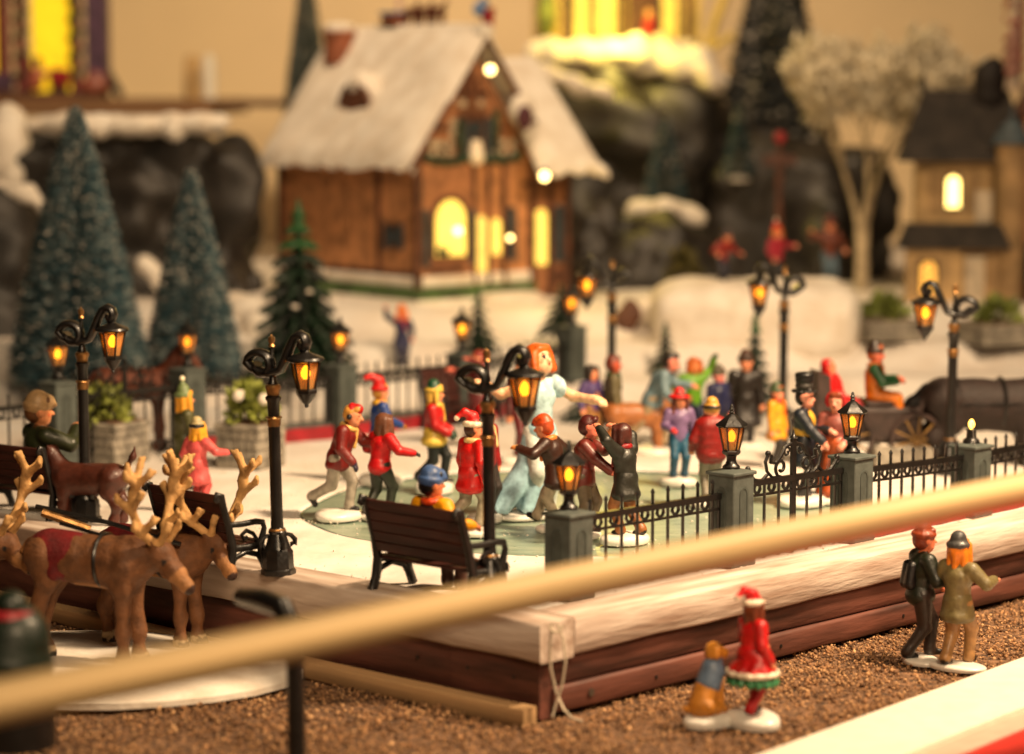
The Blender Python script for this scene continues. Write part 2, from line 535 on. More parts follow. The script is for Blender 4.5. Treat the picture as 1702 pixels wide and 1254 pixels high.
# knot plugs and nail heads
for x in (9, 19.5, 31, 44, 57): MB().lathe([(.11, 0), (.11, .03), (.05, .05)], 10).build('nail_head', 'iron', plat, loc=(x, .235, -4.1), rot=(R(90), 0, 0))
for y in (2.2, 5.4, 9.0, 17.5): MB().lathe([(.11, 0), (.11, .03), (.05, .05)], 10).build('nail_head', 'iron', plat, loc=(.37, y, -3.0), rot=(0, R(-90), 0))
MB().lathe([(.22, 0), (.22, .04), (.12, .06)], 12).build('knot', 'bark', plat, loc=(3.9, .2, -4.05), rot=(R(90), 0, 0))
st = rough_plank(-1.15, -.2, .15, 46, -5.0, -4.05, 1, 7, .03, b=.08).build('base_strip', 'raw_pine_side', plat, 50)

# snow deck and rising snow terrain, with the oval opening of the rink
RC = Vector((4.2, 164.4, 0)); RA, RB = 17.4, 17.0
x_lo, y_lo, hi_ = 2.5, 2.5, 240.0
cx, cy = PLi(RC)
angs = [2 * PI * i / 420 for i in range(420)]
for (qx, qy) in ((x_lo, y_lo), (hi_, y_lo), (x_lo, hi_), (hi_, hi_)):
    angs.append(math.atan2((qy - cy) / RB, (qx - cx) / RA) % (2 * PI))
angs = sorted(angs)
NR = 120
def rimwob(a): return 1 + .012 * math.sin(5 * a + 1) + .008 * math.sin(11 * a)
V = []; Fq = []
for a in angs:
    ca, sa = RA * math.cos(a), RB * math.sin(a)
    ts = []
    if ca > 1e-9: ts.append((hi_ - cx) / ca)
    if ca < -1e-9: ts.append((x_lo - cx) / ca)
    if sa > 1e-9: ts.append((hi_ - cy) / sa)
    if sa < -1e-9: ts.append((y_lo - cy) / sa)
    T = min(ts); r0 = rimwob(a)
    for j in range(NR + 1):
        u = j / NR
        if j == 0: t, dz = r0 - .012, -.30
        elif j == 1: t, dz = r0, -.10
        elif j == 2: t, dz = r0 + .006, -.02
        else:
            v = (j - 2) / (NR - 2)
            t = r0 + .006 + (T - r0 - .006) * (v * .55 + .45 * v * v); dz = 0
        x, y = cx + ca * t, cy + sa * t
        p = PL(x, y)
        V.append((p.x, p.y, terr(p.x, p.y) + dz + (.045 * (math.sin(p.x * .9 + 1.2 * math.sin(p.y * .37)) * math.sin(p.y * .8) + .6 * math.sin(p.x * 2.3 + p.y * 1.1) * math.sin(p.y * 1.9 - p.x)) - .02 if j > 3 and j < NR else 0)))
n = len(angs)
for i in range(n):
    i2 = (i + 1) % n
    for j in range(NR):
        Fq.append((i * (NR + 1) + j, i * (NR + 1) + j + 1, i2 * (NR + 1) + j + 1, i2 * (NR + 1) + j))
o = arrmesh('snow_ground', V, Fq, 'snow_cloth', smooth=60)
tag(o, 'white snow cloth spread around the rink and up to the houses', kind='structure')
mb = MB()
pts = [PL(cx + RA * 1.03 * math.cos(a), cy + RB * 1.03 * math.sin(a), -.13) for a in angs]
mb.add(pts, [tuple(range(len(pts)))])
tag(mb.build('rink_ice', 'ice', smooth=0), 'oval greenish ice rink', kind='structure')
# bright thin metal-green edging of the rink
mat('rink_edge', (.05, .10, .085), .4, var=.2)
MB().tube([PL(cx + RA * 1.0 * rimwob(a) * .992 * math.cos(a), cy + RB * rimwob(a) * .992 * math.sin(a), -.10) for a in angs], .06, 6, closed=True).build('rink_edging', 'rink_edge')
tag(bpy.data.objects['rink_edging'], 'thin dark green edging round the oval rink', 'edging')

# gravel floor in front, with grains
gz = -5.0
mb = MB().box(-160, 160, 60, 420, gz - .6, gz - .08)
tag(mb.build('ground', 'soil', smooth=0), 'brown soil layer under the gravel', kind='structure')
nr = np.random.RandomState(11)
def grains(name, N, region, smin, smax):
    base = np.array([(1, 0, 0), (-1, 0, 0), (0, 1, 0), (0, -1, 0), (0, 0, 1), (0, 0, -1)], float)
    fc = np.array([(0, 2, 4), (2, 1, 4), (1, 3, 4), (3, 0, 4), (2, 0, 5), (1, 2, 5), (3, 1, 5), (0, 3, 5)])
    P = region(N)
    N = len(P)
    s = (smin + (smax - smin) * nr.uniform(0, 1, (N, 1, 1)) ** 2) * nr.uniform(.6, 1.3, (N, 1, 3))
    A = nr.normal(size=(N, 3, 3)); Qm, _ = np.linalg.qr(A)
    Vv = (base[None] * s * nr.uniform(.7, 1.25, (N, 6, 1))) @ Qm + P[:, None, :]
    Ff = (fc[None] + (np.arange(N) * 6)[:, None, None]).reshape(-1, 3)
    tone = nr.uniform(0, 1, N)
    pal = np.array([srgb(158, 116, 78), srgb(176, 132, 90), srgb(136, 98, 66), srgb(196, 154, 110), srgb(108, 78, 54)])
    cc = pal[nr.randint(0, 5, N)] * nr.uniform(.55, 1.05, (N, 1))
    o = arrmesh(name, Vv.reshape(-1, 3), Ff, 'gravel', col=np.repeat(cc, 6, 0))
    return o
def region(N):
    # world strip in front of the two platform sides
    X = nr.uniform(-48, 46, N); Y = nr.uniform(98, 172, N)
    q = np.stack([X - P0.x, Y - P0.y], 1)
    lx = q @ np.array([eR.x, eR.y]); ly = q @ np.array([eL.x, eL.y])
    wa = np.stack([X - G(1290, 1258, gz).x, Y - G(1290, 1258, gz).y], 1); wv = G(1702, 1105, gz) - G(1290, 1258, gz)
    keep = (wa[:, 0] * wv.y - wa[:, 1] * wv.x < .2 * wv.length) & ((ly < .9) | (lx < -.1)) & (Y > 104) & (np.abs(X) < Y * .24 + 3)
    X, Y = X[keep], Y[keep]
    return np.stack([X, Y, gz + nr.uniform(-.10, .12, len(X)) + .14 * np.sin(X * .55 + 1.3 * np.sin(Y * .31)) * np.sin(Y * .47) + .06 * np.sin(X * 1.7) * np.sin(Y * 1.3 + X)], 1)
# loose snow grains on the deck
def deck_region(N):
    X = nr.uniform(-30, 34, N); Y = nr.uniform(128, 216, N)
    q = np.stack([X - P0.x, Y - P0.y], 1); lx = q @ np.array([eR.x, eR.y]); ly = q @ np.array([eL.x, eL.y])
    w = np.sin(X * .5 + 1) * np.sin(Y * .41) + np.sin(X * 1.3 + Y * .9) * .5
    keep = (lx > 2.5) & (ly > 2.5) & (w > nr.uniform(-.6, 1.2, N))
    return np.stack([X[keep], Y[keep], np.full(keep.sum(), .03)], 1)
sg = grains('snow_grains', 9000, deck_region, .03, .1)
sg.data.materials[0] = M_['snow']
tag(sg, 'loose snow grains scattered on the snowy deck', 'snow', kind='stuff')
tag(grains('gravel_lumps', 4200, region, .13, .24), 'larger brown gravel lumps among the fine grains', 'gravel', kind='stuff')
tag(grains('gravel', 150000, region, .05, .14), 'brown gravel grains spread in front of the platform', 'gravel', kind='stuff')

# back wall of the room
mb = MB().box(-150, 150, 345, 350, -30, 130)
tag(mb.build('wall', 'wall', smooth=0), 'beige wall behind the village', kind='structure')

# the shelf at left with its thinner extension
sh = thing('wall_shelf', 'brown wooden shelf board above the dark rocks at left', 'shelf', D(0, 165, 292))
zt = 0.0
MB().box(-30, 23.2, 0, 40, -1.75, 0, .1).build('shelf_board', 'shelf_wood', sh)
MB().box(23.25, 31, 2, 40, -.95, -.1, .08).build('shelf_extension', 'shelf_wood', sh)
SHELF_Z = D(0, 165, 292).z

# foreground rail, its iron stand, the loose cord, and the white board with a red side
a, b = D(-60, 1180, 86), D(1790, 795, 120)
ax = (b - a); a = a - ax * .8; b = b + ax * .8; ax = b - a
bar = MB().tube([(0, 0, 0), (ax.length * .33, .03, .0), (ax.length * .66, -.02, .04), (ax.length, 0, 0)], .76, 20).build('barrier_rail', 'dowel', smooth=60, loc=a)
bar.rotation_euler = ax.to_track_quat('X', 'Z').to_euler()
tag(bar, 'round pale wooden rail running across in front of the village', 'rail')
# ------------------------------------------------------------------ lanterns, lamps, pillars, fences
def lantern(parent, c, hang=False, bulb='bulb', lit=True, rot=0.0, k=1.0):
    """hexagonal coach lantern; c = centre of the glass bottom. Its pieces hang under a part named lantern."""
    x, y, z = c; n = 6
    top = 1.35; rb, rt = .42, .70
    ln = MB()
    ln.lathe([(rb + .08, -.16), (rb + .1, -.02), (rb + .02, .05)], n, c, rot=rot)
    ln.lathe([(rt + .04, top - .06), (rt + .16, top), (rt + .16, top + .07), (rt - .02, top + .1)], n, c, rot=rot)
    for kk in range(n):
        a = 2 * PI * kk / n + rot
        ln.tube([(x + rb * math.cos(a), y + rb * math.sin(a), z), (x + rt * math.cos(a), y + rt * math.sin(a), z + top)], .055, 5)
    L = ln.build('lantern', 'iron', parent)
    # roof and finial
    if hang:
        prof = [(rt + .22, top + .06), (rt + .17, top + .16), (.55, top + .30), (.30, top + .38), (.16, top + .52), (.14, top + .7)]
        low = MB().lathe([(.06, -.85), (.12, -.78), (.10, -.7), (.22, -.6), (.40, -.3), (rb + .06, -.17)], 10, c)
        low.build('lantern_foot', 'iron', L)
    else:
        prof = [(rt + .2, top + .06), (rt + .16, top + .13), (.48, top + .42), (.22, top + .66), (.13, top + .7), (.17, top + .78), (.1, top + .84), (.15, top + .95), (.08, top + 1.05), (.1, top + 1.12), (.04, top + 1.22)]
        low = MB().lathe([(.5, -.98), (.5, -.86), (.34, -.72), (.27, -.5), (.3, -.28), (rb + .06, -.17)], 10, c)
        low.build('lantern_foot', 'iron', L)
    MB().lathe(prof, 6 if not hang else 12, c, rot=rot).build('lantern_roof', 'iron', L)
    for kk in range(n):
        a0, a1 = 2 * PI * kk / n + rot, 2 * PI * (kk + 1) / n + rot
        g = MB()
        q = []
        for (r, zz) in ((rb - .01, .06), (rt - .02, top - .06)):
            for a in (a0, a1):
                q.append((x + r * .97 * math.cos(a), y + r * .97 * math.sin(a), z + zz))
        ins = [(x + (p[0] - x) * .94, y + (p[1] - y) * .94, p[2]) for p in q]
        g.add(q + ins, [(0, 1, 3, 2), (5, 4, 6, 7), (0, 4, 5, 1), (2, 3, 7, 6), (0, 2, 6, 4), (1, 5, 7, 3)])
        g.build('pane', 'lantern_glass', L, 0)
    MB().lathe([(.14, .0), (.15, .5), (.11, .52)], 10, c).build('bulb_socket', 'socket', L)
    MB().lathe([(.12, .50), (.22, .66), (.24, .82), (.16, 1.02), (.03, 1.16)], 10, c).build('bulb', bulb, L, 80)
    if k != 1.0:
        for ob in [L] + list(L.children):
            ob.data.transform(Matrix.Translation(c) @ Matrix.Scale(k, 4) @ Matrix.Translation((-x, -y, -z)))
    return L

def pillar(h, name_label, loc, lamp=True, bulb='bulb', rz=ROT_R, w=1.8):
    t = thing('lantern_pillar', name_label, 'pillar', loc, rz, 'grey stone pillars of the fence')
    hw = w / 2
    MB().box(-hw, hw, -hw, hw, 0, h - .22, .05).build('shaft', 'pillar', t)
    MB().box(-hw - .1, hw + .1, -hw - .1, hw + .1, 0.001, .42, .06).build('foot', 'pillar', t)
    MB().box(-hw - .12, hw + .12, -hw - .12, hw + .12, h - .3, h - .1, .05).lathe([(w * .66, h - .1), (.42, h + .06)], 4, rot=PI / 4).build('cap', 'pillar', t, 30)
    for k in range(4):
        M = Matrix.Rotation(k * PI / 2, 4, 'Z')
        top = h - 1.0
        poly = [(-.38, .9), (.38, .9), (.38, top - .3)] + [(.38 * math.cos(a), top - .3 + .38 * math.sin(a)) for a in [PI * i / 8 for i in range(1, 8)]] + [(-.38, top - .3)]
        fr = MB()
        n = len(poly)
        inner = [(x * .62, .9 + .15 + (z - .9) * .93 - .02) for x, z in poly]
        y0 = -hw - .045
        vs = [(x, y0, z) for x, z in poly] + [(x, y0, z) for x, z in inner] + [(x, -hw + .01, z) for x, z in poly] + [(x, -hw - .005, z) for x, z in inner]
        fs = []
        for i in range(n):
            j = (i + 1) % n
            fs += [(i, j, n + j, n + i), (2 * n + i, 2 * n + j, j, i), (n + i, n + j, 3 * n + j, 3 * n + i)]
        fr.add([tuple(M @ Vector(v)) for v in vs], fs)
        fr.add([tuple(M @ Vector((x, -hw - .012, z))) for x, z in inner], [tuple(range(n))])
        fr.build('inset_panel', 'pillar_panel', t, 25)
    if lamp == 'bare':
        MB().lathe([(.55, h), (.5, h + .2), (.32, h + .34), (.3, h + .75), (.36, h + .8), (.3, h + .86), (.12, h + .88)], 10).build('lamp_socket', 'iron', t)
        MB().lathe([(.08, h + .88), (.18, h + 1.05), (.2, h + 1.2), (.12, h + 1.38), (.03, h + 1.46)], 10).build('bulb', 'bulb_bare', t, 80)
        mat('wire', (.6, .58, .55), .3, metal=.8) if 'wire' not in M_ else None
        MB().tube([(-.35, -.3, h + 1.3), (-.42, -.42, h + .7), (-.5, -.55, h + .08), (-.62, -.8, h - .25)], .025, 5).build('loose_wire', 'wire', t)
    elif lamp:
        lantern(t, (0, 0, h + 1.0), bulb=bulb, rot=R(17))
    return t

def ring_pts(c, r, n, pl='xz', a0=0, a1=2 * PI):
    return [(c[0] + r * math.cos(a0 + (a1 - a0) * i / n), 0, c[1] + r * math.sin(a0 + (a1 - a0) * i / n)) for i in range(n + 1)]
def fence_panel(A, B, label, za, zb, nb, plinth=False, hgt=3.9, group='black iron fence panels', gate=False, tall=True):
    """panel between points A and B (ground), top rail at za..zb; local x runs A->B"""
    v = Vector(B) - Vector(A); L = Vector((v.x, v.y)).length
    t = thing('fence_panel' if not gate else 'iron_gate', label, 'gate' if gate else 'fence', A, math.atan2(v.y, v.x), group)
    zr = lambda x: za + (zb - za) * x / L
    bot = .75 if plinth else .35
    def beam(x0, x1, dz, th, name='rail'):
        m = MB(); z0, z1 = zr(x0) + dz, zr(x1) + dz
        m.add([(x0, -th, z0 - th), (x0, th, z0 - th), (x0, th, z0 + th), (x0, -th, z0 + th), (x1, -th, z1 - th), (x1, th, z1 - th), (x1, th, z1 + th), (x1, -th, z1 + th)],
              [(0, 1, 2, 3), (7, 6, 5, 4), (0, 4, 5, 1), (1, 5, 6, 2), (2, 6, 7, 3), (3, 7, 4, 0)])
        m.build(name, 'iron', t)
    beam(0, L, -.05, .16); beam(0, L, -.76, .07)
    low = -(za - 1.05)
    m = MB().box(0.01, L - .01, -.08, .08, 1.0 + (0.0 if not plinth else .3), 1.14 + (0 if not plinth else .3)); m.build('rail', 'iron', t)
    if plinth:
        MB().box(.05, L - .05, -.42, .42, 0, 1.0, .05).build('plinth', 'red_paint', t)
        MB().box(.03, L - .03, -.3, .3, 1.001, 1.2, .04).build('plinth_cap', 'pillar', t)
    dx = L / nb
    for i in range(nb):
        x = dx * (i + .5)
        z1 = zr(x) + (.95 if tall else .2)
        zb0 = 0.0 if not plinth else 1.15
        m = MB().tube([(x, 0, zb0), (x, 0, z1 - .28), (x, 0, z1 - .24), (x, 0, z1 - .12), (x, 0, z1)], [.092, .092, .125, .09, .02], 6)
        m.build('bar', 'iron', t)
    for i in range(nb):
        x = dx * i + dx * (0.5 if False else 0)
        cx_ = x + dx * .5 + dx * .5 if i < nb - 1 else None
        if cx_ is None: continue
        zc = zr(cx_) - .39
        r = min(.26, dx * .36)
        m = MB().tube([(p[0], 0, p[2]) for p in ring_pts((cx_, zc), r, 12)[:-1]], .095, 5, closed=True)
        m.tube([(cx_ - r * .9, 0, zc - r * .6), (cx_ - r * 1.25, 0, zc - r * .2), (cx_ - r * .95, 0, zc + r * .1)], .07, 5)
        m.tube([(cx_ + r * .9, 0, zc - r * .6), (cx_ + r * 1.25, 0, zc - r * .2), (cx_ + r * .95, 0, zc + r * .1)], .07, 5)
        m.ball((cx_ - r * 1.0, 0, zc + r * .75), .09, 6, 4).ball((cx_ + r * 1.0, 0, zc + r * .75), .09, 6, 4)
        m.build('scroll', 'iron', t)
    for x in (.06, L - .06):
        MB().box(x - .07, x + .07, -.07, .07, .0, zr(x) - .02).build('end_bar', 'iron', t)
    if gate:
        xm = L * .5
        MB().box(xm - .19, xm + .19, -.12, .12, 0.1, zr(xm) + 2.15, .04).lathe([(.19, 0), (.25, .08), (.1, .2), (.02, .5)], 8, (xm, 0, zr(xm) + 2.15)).build('gate_post', 'iron', t)
        for sgn in (-1, 1):
            def P(x, z): return (xm + sgn * x, 0, zr(xm) + z + (zb - za) * sgn * x / L)
            def spiral(cx_, cz, r0, r1, a0, a1, n=18):
                return [P(cx_ + (r0 + (r1 - r0) * i / n) * math.cos(a0 + (a1 - a0) * i / n), cz + (r0 + (r1 - r0) * i / n) * math.sin(a0 + (a1 - a0) * i / n)) for i in range(n + 1)]
            s1 = spiral(1.15, .62, .55, .18, R(-95), R(-95 + 400))
            sw = [P(4.3, .05), P(4.45, .35), P(4.25, .55), P(4.0, .45), P(4.05, .2)]
            m = MB()
            m.tube(s1, .10, 6)
            m.tube([P(1.1, .06), P(1.9, .1), P(2.4, .5), P(2.55, 1.05), P(2.3, 1.45), P(2.0, 1.35), P(2.05, 1.05)], .10, 6)
            m.tube([P(2.4, .3), P(2.9, .0), P(3.5, .1), P(3.9, .45), P(4.15, .75), P(4.3, .55), P(4.1, .4)], .11, 6)
            m.tube([P(.2, 1.9), P(.75, 1.75), P(1.15, 1.25), P(1.6, .9), P(2.1, 1.0)], .10, 6)
            m.tube(spiral(.62, 1.45, .32, .12, R(180), R(180 - 380), 14), .075, 6)
            m.ball(P(2.32, 1.5), .17, 8, 6).ball(P(4.12, .78), .17, 8, 6)
            m.build('gate_scroll', 'iron', t)
    return t

FO = 3.6                                                   # fence line inside the right-hand edge
FX = {'a': 945, 'b': 1214, 'c': 1414, 'd': 1612, 'e': 1805}
def on_line(px, oy):
    lo, hi = -40., 150.
    for _ in range(60):
        m = (lo + hi) / 2; p = PL(m, oy)
        f = p.y * _c + (CAM_H) * _s
        if 851 + FPX * p.x / f < px: lo = m
        else: hi = m
    return PL(m, oy)
fp = {k: on_line(v, FO) for k, v in FX.items()}
pillar(4.62, 'grey pillar with lit lantern at the front corner of the rink fence', fp['a'])
pillar(5.35, 'grey pillar with lantern beside the red puffer jacket figurine, left of the gate', fp['b'], bulb='bulb_mid')
pillar(5.1, 'grey pillar with lantern standing right of the iron gate', fp['c'])
pillar(4.5, 'grey pillar with a bare glowing bulb and loose wire instead of a lantern', fp['d'], lamp='bare')
pillar(4.6, 'grey fence pillar just past the right picture edge', fp['e'])
g2 = eR * 1.0
fence_panel(fp['a'] + g2, fp['b'] - g2, 'black iron fence panel between corner pillar and gate pillar', 4.1, 4.0, 9)
fence_panel(fp['b'] + g2, fp['c'] - g2, 'black iron gate with scrolled top and centre post', 4.4, 4.25, 7, gate=True, tall=False, group='iron gates')
fence_panel(fp['c'] + g2, fp['d'] - g2, 'black iron fence panel on red plinth in front of the carriage', 4.05, 3.75, 9, plinth=True)
fence_panel(fp['d'] + g2, fp['e'] - g2, 'black iron fence panel on red plinth at the right picture edge', 3.75, 3.8, 10, plinth=True)
# rear fence
rq = [G(97, 632, 6.2), G(312, 610, 6.2), G(566, 604, 5.6), G(768, 585, 5.6)]
rh = [6.2, 6.2, 5.6, 5.6]
rl = ['grey pillar with lantern behind the man seated on the left bench', 'grey pillar with lantern in front of the smaller frosted tree',
      'grey pillar with lantern behind the red-hatted child skater', 'grey pillar with lantern behind the rear brown bench']
for p, h, l in zip(rq, rh, rl):
    p.z = 0; pillar(h, l, p, bulb=['bulb_soft', 'bulb_mid', 'bulb_bare', 'bulb'][len(l) % 4])
p5 = D(950, 540, 219); hz = p5.z; p5.z = terr(p5.x, p5.y)
pillar(hz - p5.z, 'grey pillar with lantern behind the red-haired woman in blue', p5)
p0 = rq[0] - eR * 12.5
fence_panel(p0, rq[0] - g2, 'black iron fence panel behind the bench at the left picture edge', 4.6, 4.7, 9)
fence_panel(rq[0] + g2, rq[1] - g2, 'black iron gate with scrolled top behind the left planters', 4.9, 4.9, 8, gate=True, tall=False, group='iron gates')
fence_panel(rq[1] + g2, rq[2] - g2, 'black iron fence panel on red plinth behind the stone planter', 4.9, 4.6, 11, plinth=True)
fence_panel(rq[2] + g2, rq[3] - g2, 'black iron fence panel on red plinth behind the skating children', 4.6, 4.6, 10, plinth=True)
fence_panel(rq[3] + g2, p5 - g2 + Vector((0, 0, -p5.z)), 'black iron fence panel on red plinth behind the burgundy-dressed figurine', 4.6, 5.0, 11, plinth=True)

def street_lamp():
    t = thing('street_lamp', '', 'street lamp', group='black street lamps with scrolled arms')
    MB().lathe([(.95, 0), (.95, .25), (.85, .32), (.82, 1.25), (.72, 1.4)], 8, rot=PI / 8).build('base', 'iron', t, 30)
    MB().lathe([(.72, 1.4), (.66, 1.55), (.52, 2.0), (.45, 2.2), (.5, 2.32), (.42, 2.45), (.34, 2.55)], 12).build('base_collar', 'iron', t)
    for k in range(4):
        a = PI / 4 + k * PI / 2
        u = Vector((math.cos(a), math.sin(a), 0))
        MB().tube([u * .5 + Vector((0, 0, 2.15)), u * .78 + Vector((0, 0, 2.05)), u * 1.0 + Vector((0, 0, 1.8)), u * .98 + Vector((0, 0, 1.52)), u * .82 + Vector((0, 0, 1.5)), u * .8 + Vector((0, 0, 1.68))], [.1, .13, .15, .15, .13, .1], 7).build('foot_scroll', 'iron', t)
    MB().lathe([(.46, 2.3), (.47, 2.4), (.44, 2.48)], 14).build('brass_ring', 'brass', t)
    MB().lathe([(.36, 2.45), (.33, 3.0), (.315, 8.0), (.32, 8.05)], 14).build('post', 'iron', t)
    MB().lathe([(.30, 8.02), (.36, 8.06), (.36, 8.42), (.45, 8.5), (.43, 8.56), (.3, 8.6)], 14).build('brass_ring', 'brass', t)
    MB().lathe([(.31, 8.6), (.33, 9.35), (.42, 9.5), (.44, 9.62), (.34, 9.7)], 14).build('post_neck', 'iron', t)
    MB().lathe([(.3, 9.7), (.34, 9.75), (.33, 9.9), (.42, 10.12), (.40, 10.25), (.3, 10.32)], 14).build('brass_cup', 'brass', t)
    MB().lathe([(.3, 10.32), (.2, 10.5), (.15, 11.2), (.2, 11.45), (.12, 11.6), (.1, 12.3)], 10).build('spindle', 'iron', t)
    MB().lathe([(.1, 12.3), (.2, 12.36), (.13, 12.5), (.2, 12.68), (.18, 12.85), (.06, 12.92), (.02, 13.0)], 10).build('finial', 'brass', t)
    # the S-shaped arm: spiral at the back, sweep to the top, small curl that carries the lantern
    pts = []
    for i in range(22):
        u = i / 21; a = R(150) + u * R(395); r = .22 + .68 * u
        pts.append((-.66 + r * math.cos(a) * 1.0, 0, 11.3 + r * math.sin(a)))
    pts = [p for p in pts]
    pts += [(.15, 0, 10.62), (.5, 0, 11.0), (.85, 0, 11.75), (1.12, 0, 12.45), (1.38, 0, 12.95), (1.72, 0, 13.12), (2.02, 0, 12.92), (2.12, 0, 12.55), (2.0, 0, 12.25), (1.8, 0, 12.25), (1.72, 0, 12.45), (1.82, 0, 12.6)]
    # smooth once
    q = [pts[0]]
    for i in range(1, len(pts) - 1):
        q.append(tuple((pts[i - 1][k] + 2 * pts[i][k] + pts[i + 1][k]) / 4 for k in range(3)))
    q.append(pts[-1])
    MB().tube(q, .235, 10, flat=((0, 1, 0), 2.0)).build('scroll_arm', 'iron', t, 60)
    lantern(t, (1.95, 0, 10.05), hang=True, rot=R(8), k=1.14)
    return t
lamp0 = street_lamp()
LAMPS = [  # base pixel or point, arm direction, label
    (G(815, 1001), R(-14), 'black street lamp with lit lantern beside the bench with the blue-capped boy'),
    (G(463, 954), R(-20), 'black street lamp with lit lantern between the stone planter and the reindeer antlers'),
    (G(143, 866), R(-12), 'black street lamp with lit lantern beside the man seated on the left bench'),
    (G(1300, 727), R(190), 'black street lamp with lit lantern behind the top-hatted gentleman'),
    (G(1016, 707), R(176), 'black street lamp with lit lantern in front of the dark rock'),
    (G(1577, 788), R(168), 'black street lamp with lit lantern behind the dark horse'),
]
for i, (p, a, l) in enumerate(LAMPS):
    o = lamp0 if i == 0 else copy_tree(lamp0)
    o.location = p; o.rotation_euler = (R(rnd.uniform(-1.3, 1.3)), R(rnd.uniform(-1.3, 1.3)), a); o['label'] = l

# ------------------------------------------------------------------ benches
def park_bench():
    """faces -y (seat in front of the back); local x along the seat; width 6.0"""
    t = thing('park_bench', '', 'bench', group='brown slatted benches')
    W = 2.95
    def slat(y, z, tilt, h=.485, th=.16):
        M = Matrix.Translation((0, y, z)) @ Matrix.Rotation(tilt, 4, 'X')
        MB().box(-W, W, -th / 2, th / 2, -h / 2, h / 2, .04, M=M).build('slat', 'bench_wood', t)
    for k in range(5):
        z = 2.05 + k * .5; slat(.95 + (z - 1.7) * .28, z, -R(15))
    for k in range(4):
        slat(-.85 + k * .5, 1.62 - .03 * k, R(90))
    for x in (-W - .05, W + .05):
        m = MB()
        # rear leg + back stile, curling backwards at the top
        m.tube([(x, 1.25, 0), (x, 1.02, .6), (x, .9, 1.5), (x, 1.12, 2.5), (x, 1.5, 3.7), (x, 1.62, 4.25), (x, 1.9, 4.35), (x, 2.0, 4.12), (x, 1.85, 4.0)], [.26, .25, .25, .21, .2, .2, .2, .17, .12], 8, flat=((1, 0, 0), .75))
        m.tube([(x, -1.35, 0), (x, -1.05, .7), (x, -.95, 1.5), (x, -1.2, 2.3), (x, -1.1, 2.62), (x, -.6, 2.7), (x, .3, 2.66), (x, 1.15, 2.7)], [.25, .24, .24, .16, .17, .17, .16, .15], 8, flat=((1, 0, 0), .75))
        m.tube([(x, -1.05, 1.45), (x, 0, 1.4), (x, 1.0, 1.45)], .2, 8, flat=((1, 0, 0), .75))
        m.tube([(x, -1.15, .35), (x, -.75, .95), (x, 0, 1.18), (x, .75, .95), (x, 1.15, .35)], .16, 8, flat=((1, 0, 0), .75))
        m.tube([(x, -.8, 1.6), (x, -.45, 2.1), (x, 0, 2.3), (x, .3, 2.1), (x, .15, 1.85), (x, -.05, 1.95)], .12, 6)
        m.build('end_frame', 'iron', t, 60)
    return t
bench0 = park_bench()
def eLdir(yaw=0): return ROT_R + yaw
# benches along the left edge face the rink (towards +eR): local -y must point along eR
rzB = math.atan2(eR.y, eR.x) + PI / 2
bA = (G(618, 985) + G(778, 1006)) * .5 + eR * 1.4
bB = (G(276, 802, 4.2) + G(424, 832, 4.2)) * .5; bB.z = 0; bB -= eR * 1.7 * 0
bC = G(48, 742, 4.2); bC.z = 0; 
bD = (G(736, 628, 4.2) + G(800, 612, 4.2)) * .5; bD.z = 0
for i, (p, rz, l) in enumerate([
    (bA, rzB, 'brown slatted bench seen from behind with the blue-capped boy sitting on it'),
    (bB, rzB - .03, 'empty brown slatted bench behind the reindeer antlers'),
    (bC, rzB + .1, 'brown slatted bench at left carrying the man in dark green'),
    (bD, ROT_R, 'brown slatted bench standing against the rear fence')]):
    o = bench0 if i == 0 else copy_tree(bench0)
    o.location = p; o.rotation_euler = (0, 0, rz); o['label'] = l; o.scale = ((1.15,) if i == 0 else (1.04,)) * 3
BENCH = {'A': (bA, rzB), 'B': (bB, rzB), 'C': (bC, rzB + .1), 'D': (bD, ROT_R)}

# ------------------------------------------------------------------ planters with plants
def planter(loc, w, h, label, rz, seed, rows=4):
    r = random.Random(seed)
    t = thing('stone_planter', label, 'planter', loc, rz, 'grey stone planters')
    hw = w / 2
    MB().box(-hw + .06, hw - .06, -hw + .06, hw - .06, 0, h - .2).build('core', 'stone_joint', t)
    MB().box(-hw - .12, hw + .12, -hw - .12, hw + .12, h - .38, h, .08).build('rim', 'stone', t)
    MB().box(-hw + .25, hw - .25, -hw + .25, hw - .25, h + .001, h + .06).build('soil', 'soil', t)
    rh = (h - .4) / rows
    for side in range(4):
        M = Matrix.Rotation(side * PI / 2, 4, 'Z')
        for k in range(rows):
            x = -hw + (.0 if k % 2 else .0)
            first = True
            while x < hw - .05:
                bw = r.uniform(.5, .95) if not first else r.uniform(.3, .8)
                first = False
                x1 = min(hw, x + bw)
                if hw - x1 < .25: x1 = hw
                pr = r.uniform(.0, .08)
                MB().box(x + .03, x1 - .03, -hw - pr, -hw + .1, k * rh + .03, (k + 1) * rh - .03, .09, M=M).build('stone', 'stone', t)
                x = x1
    return t
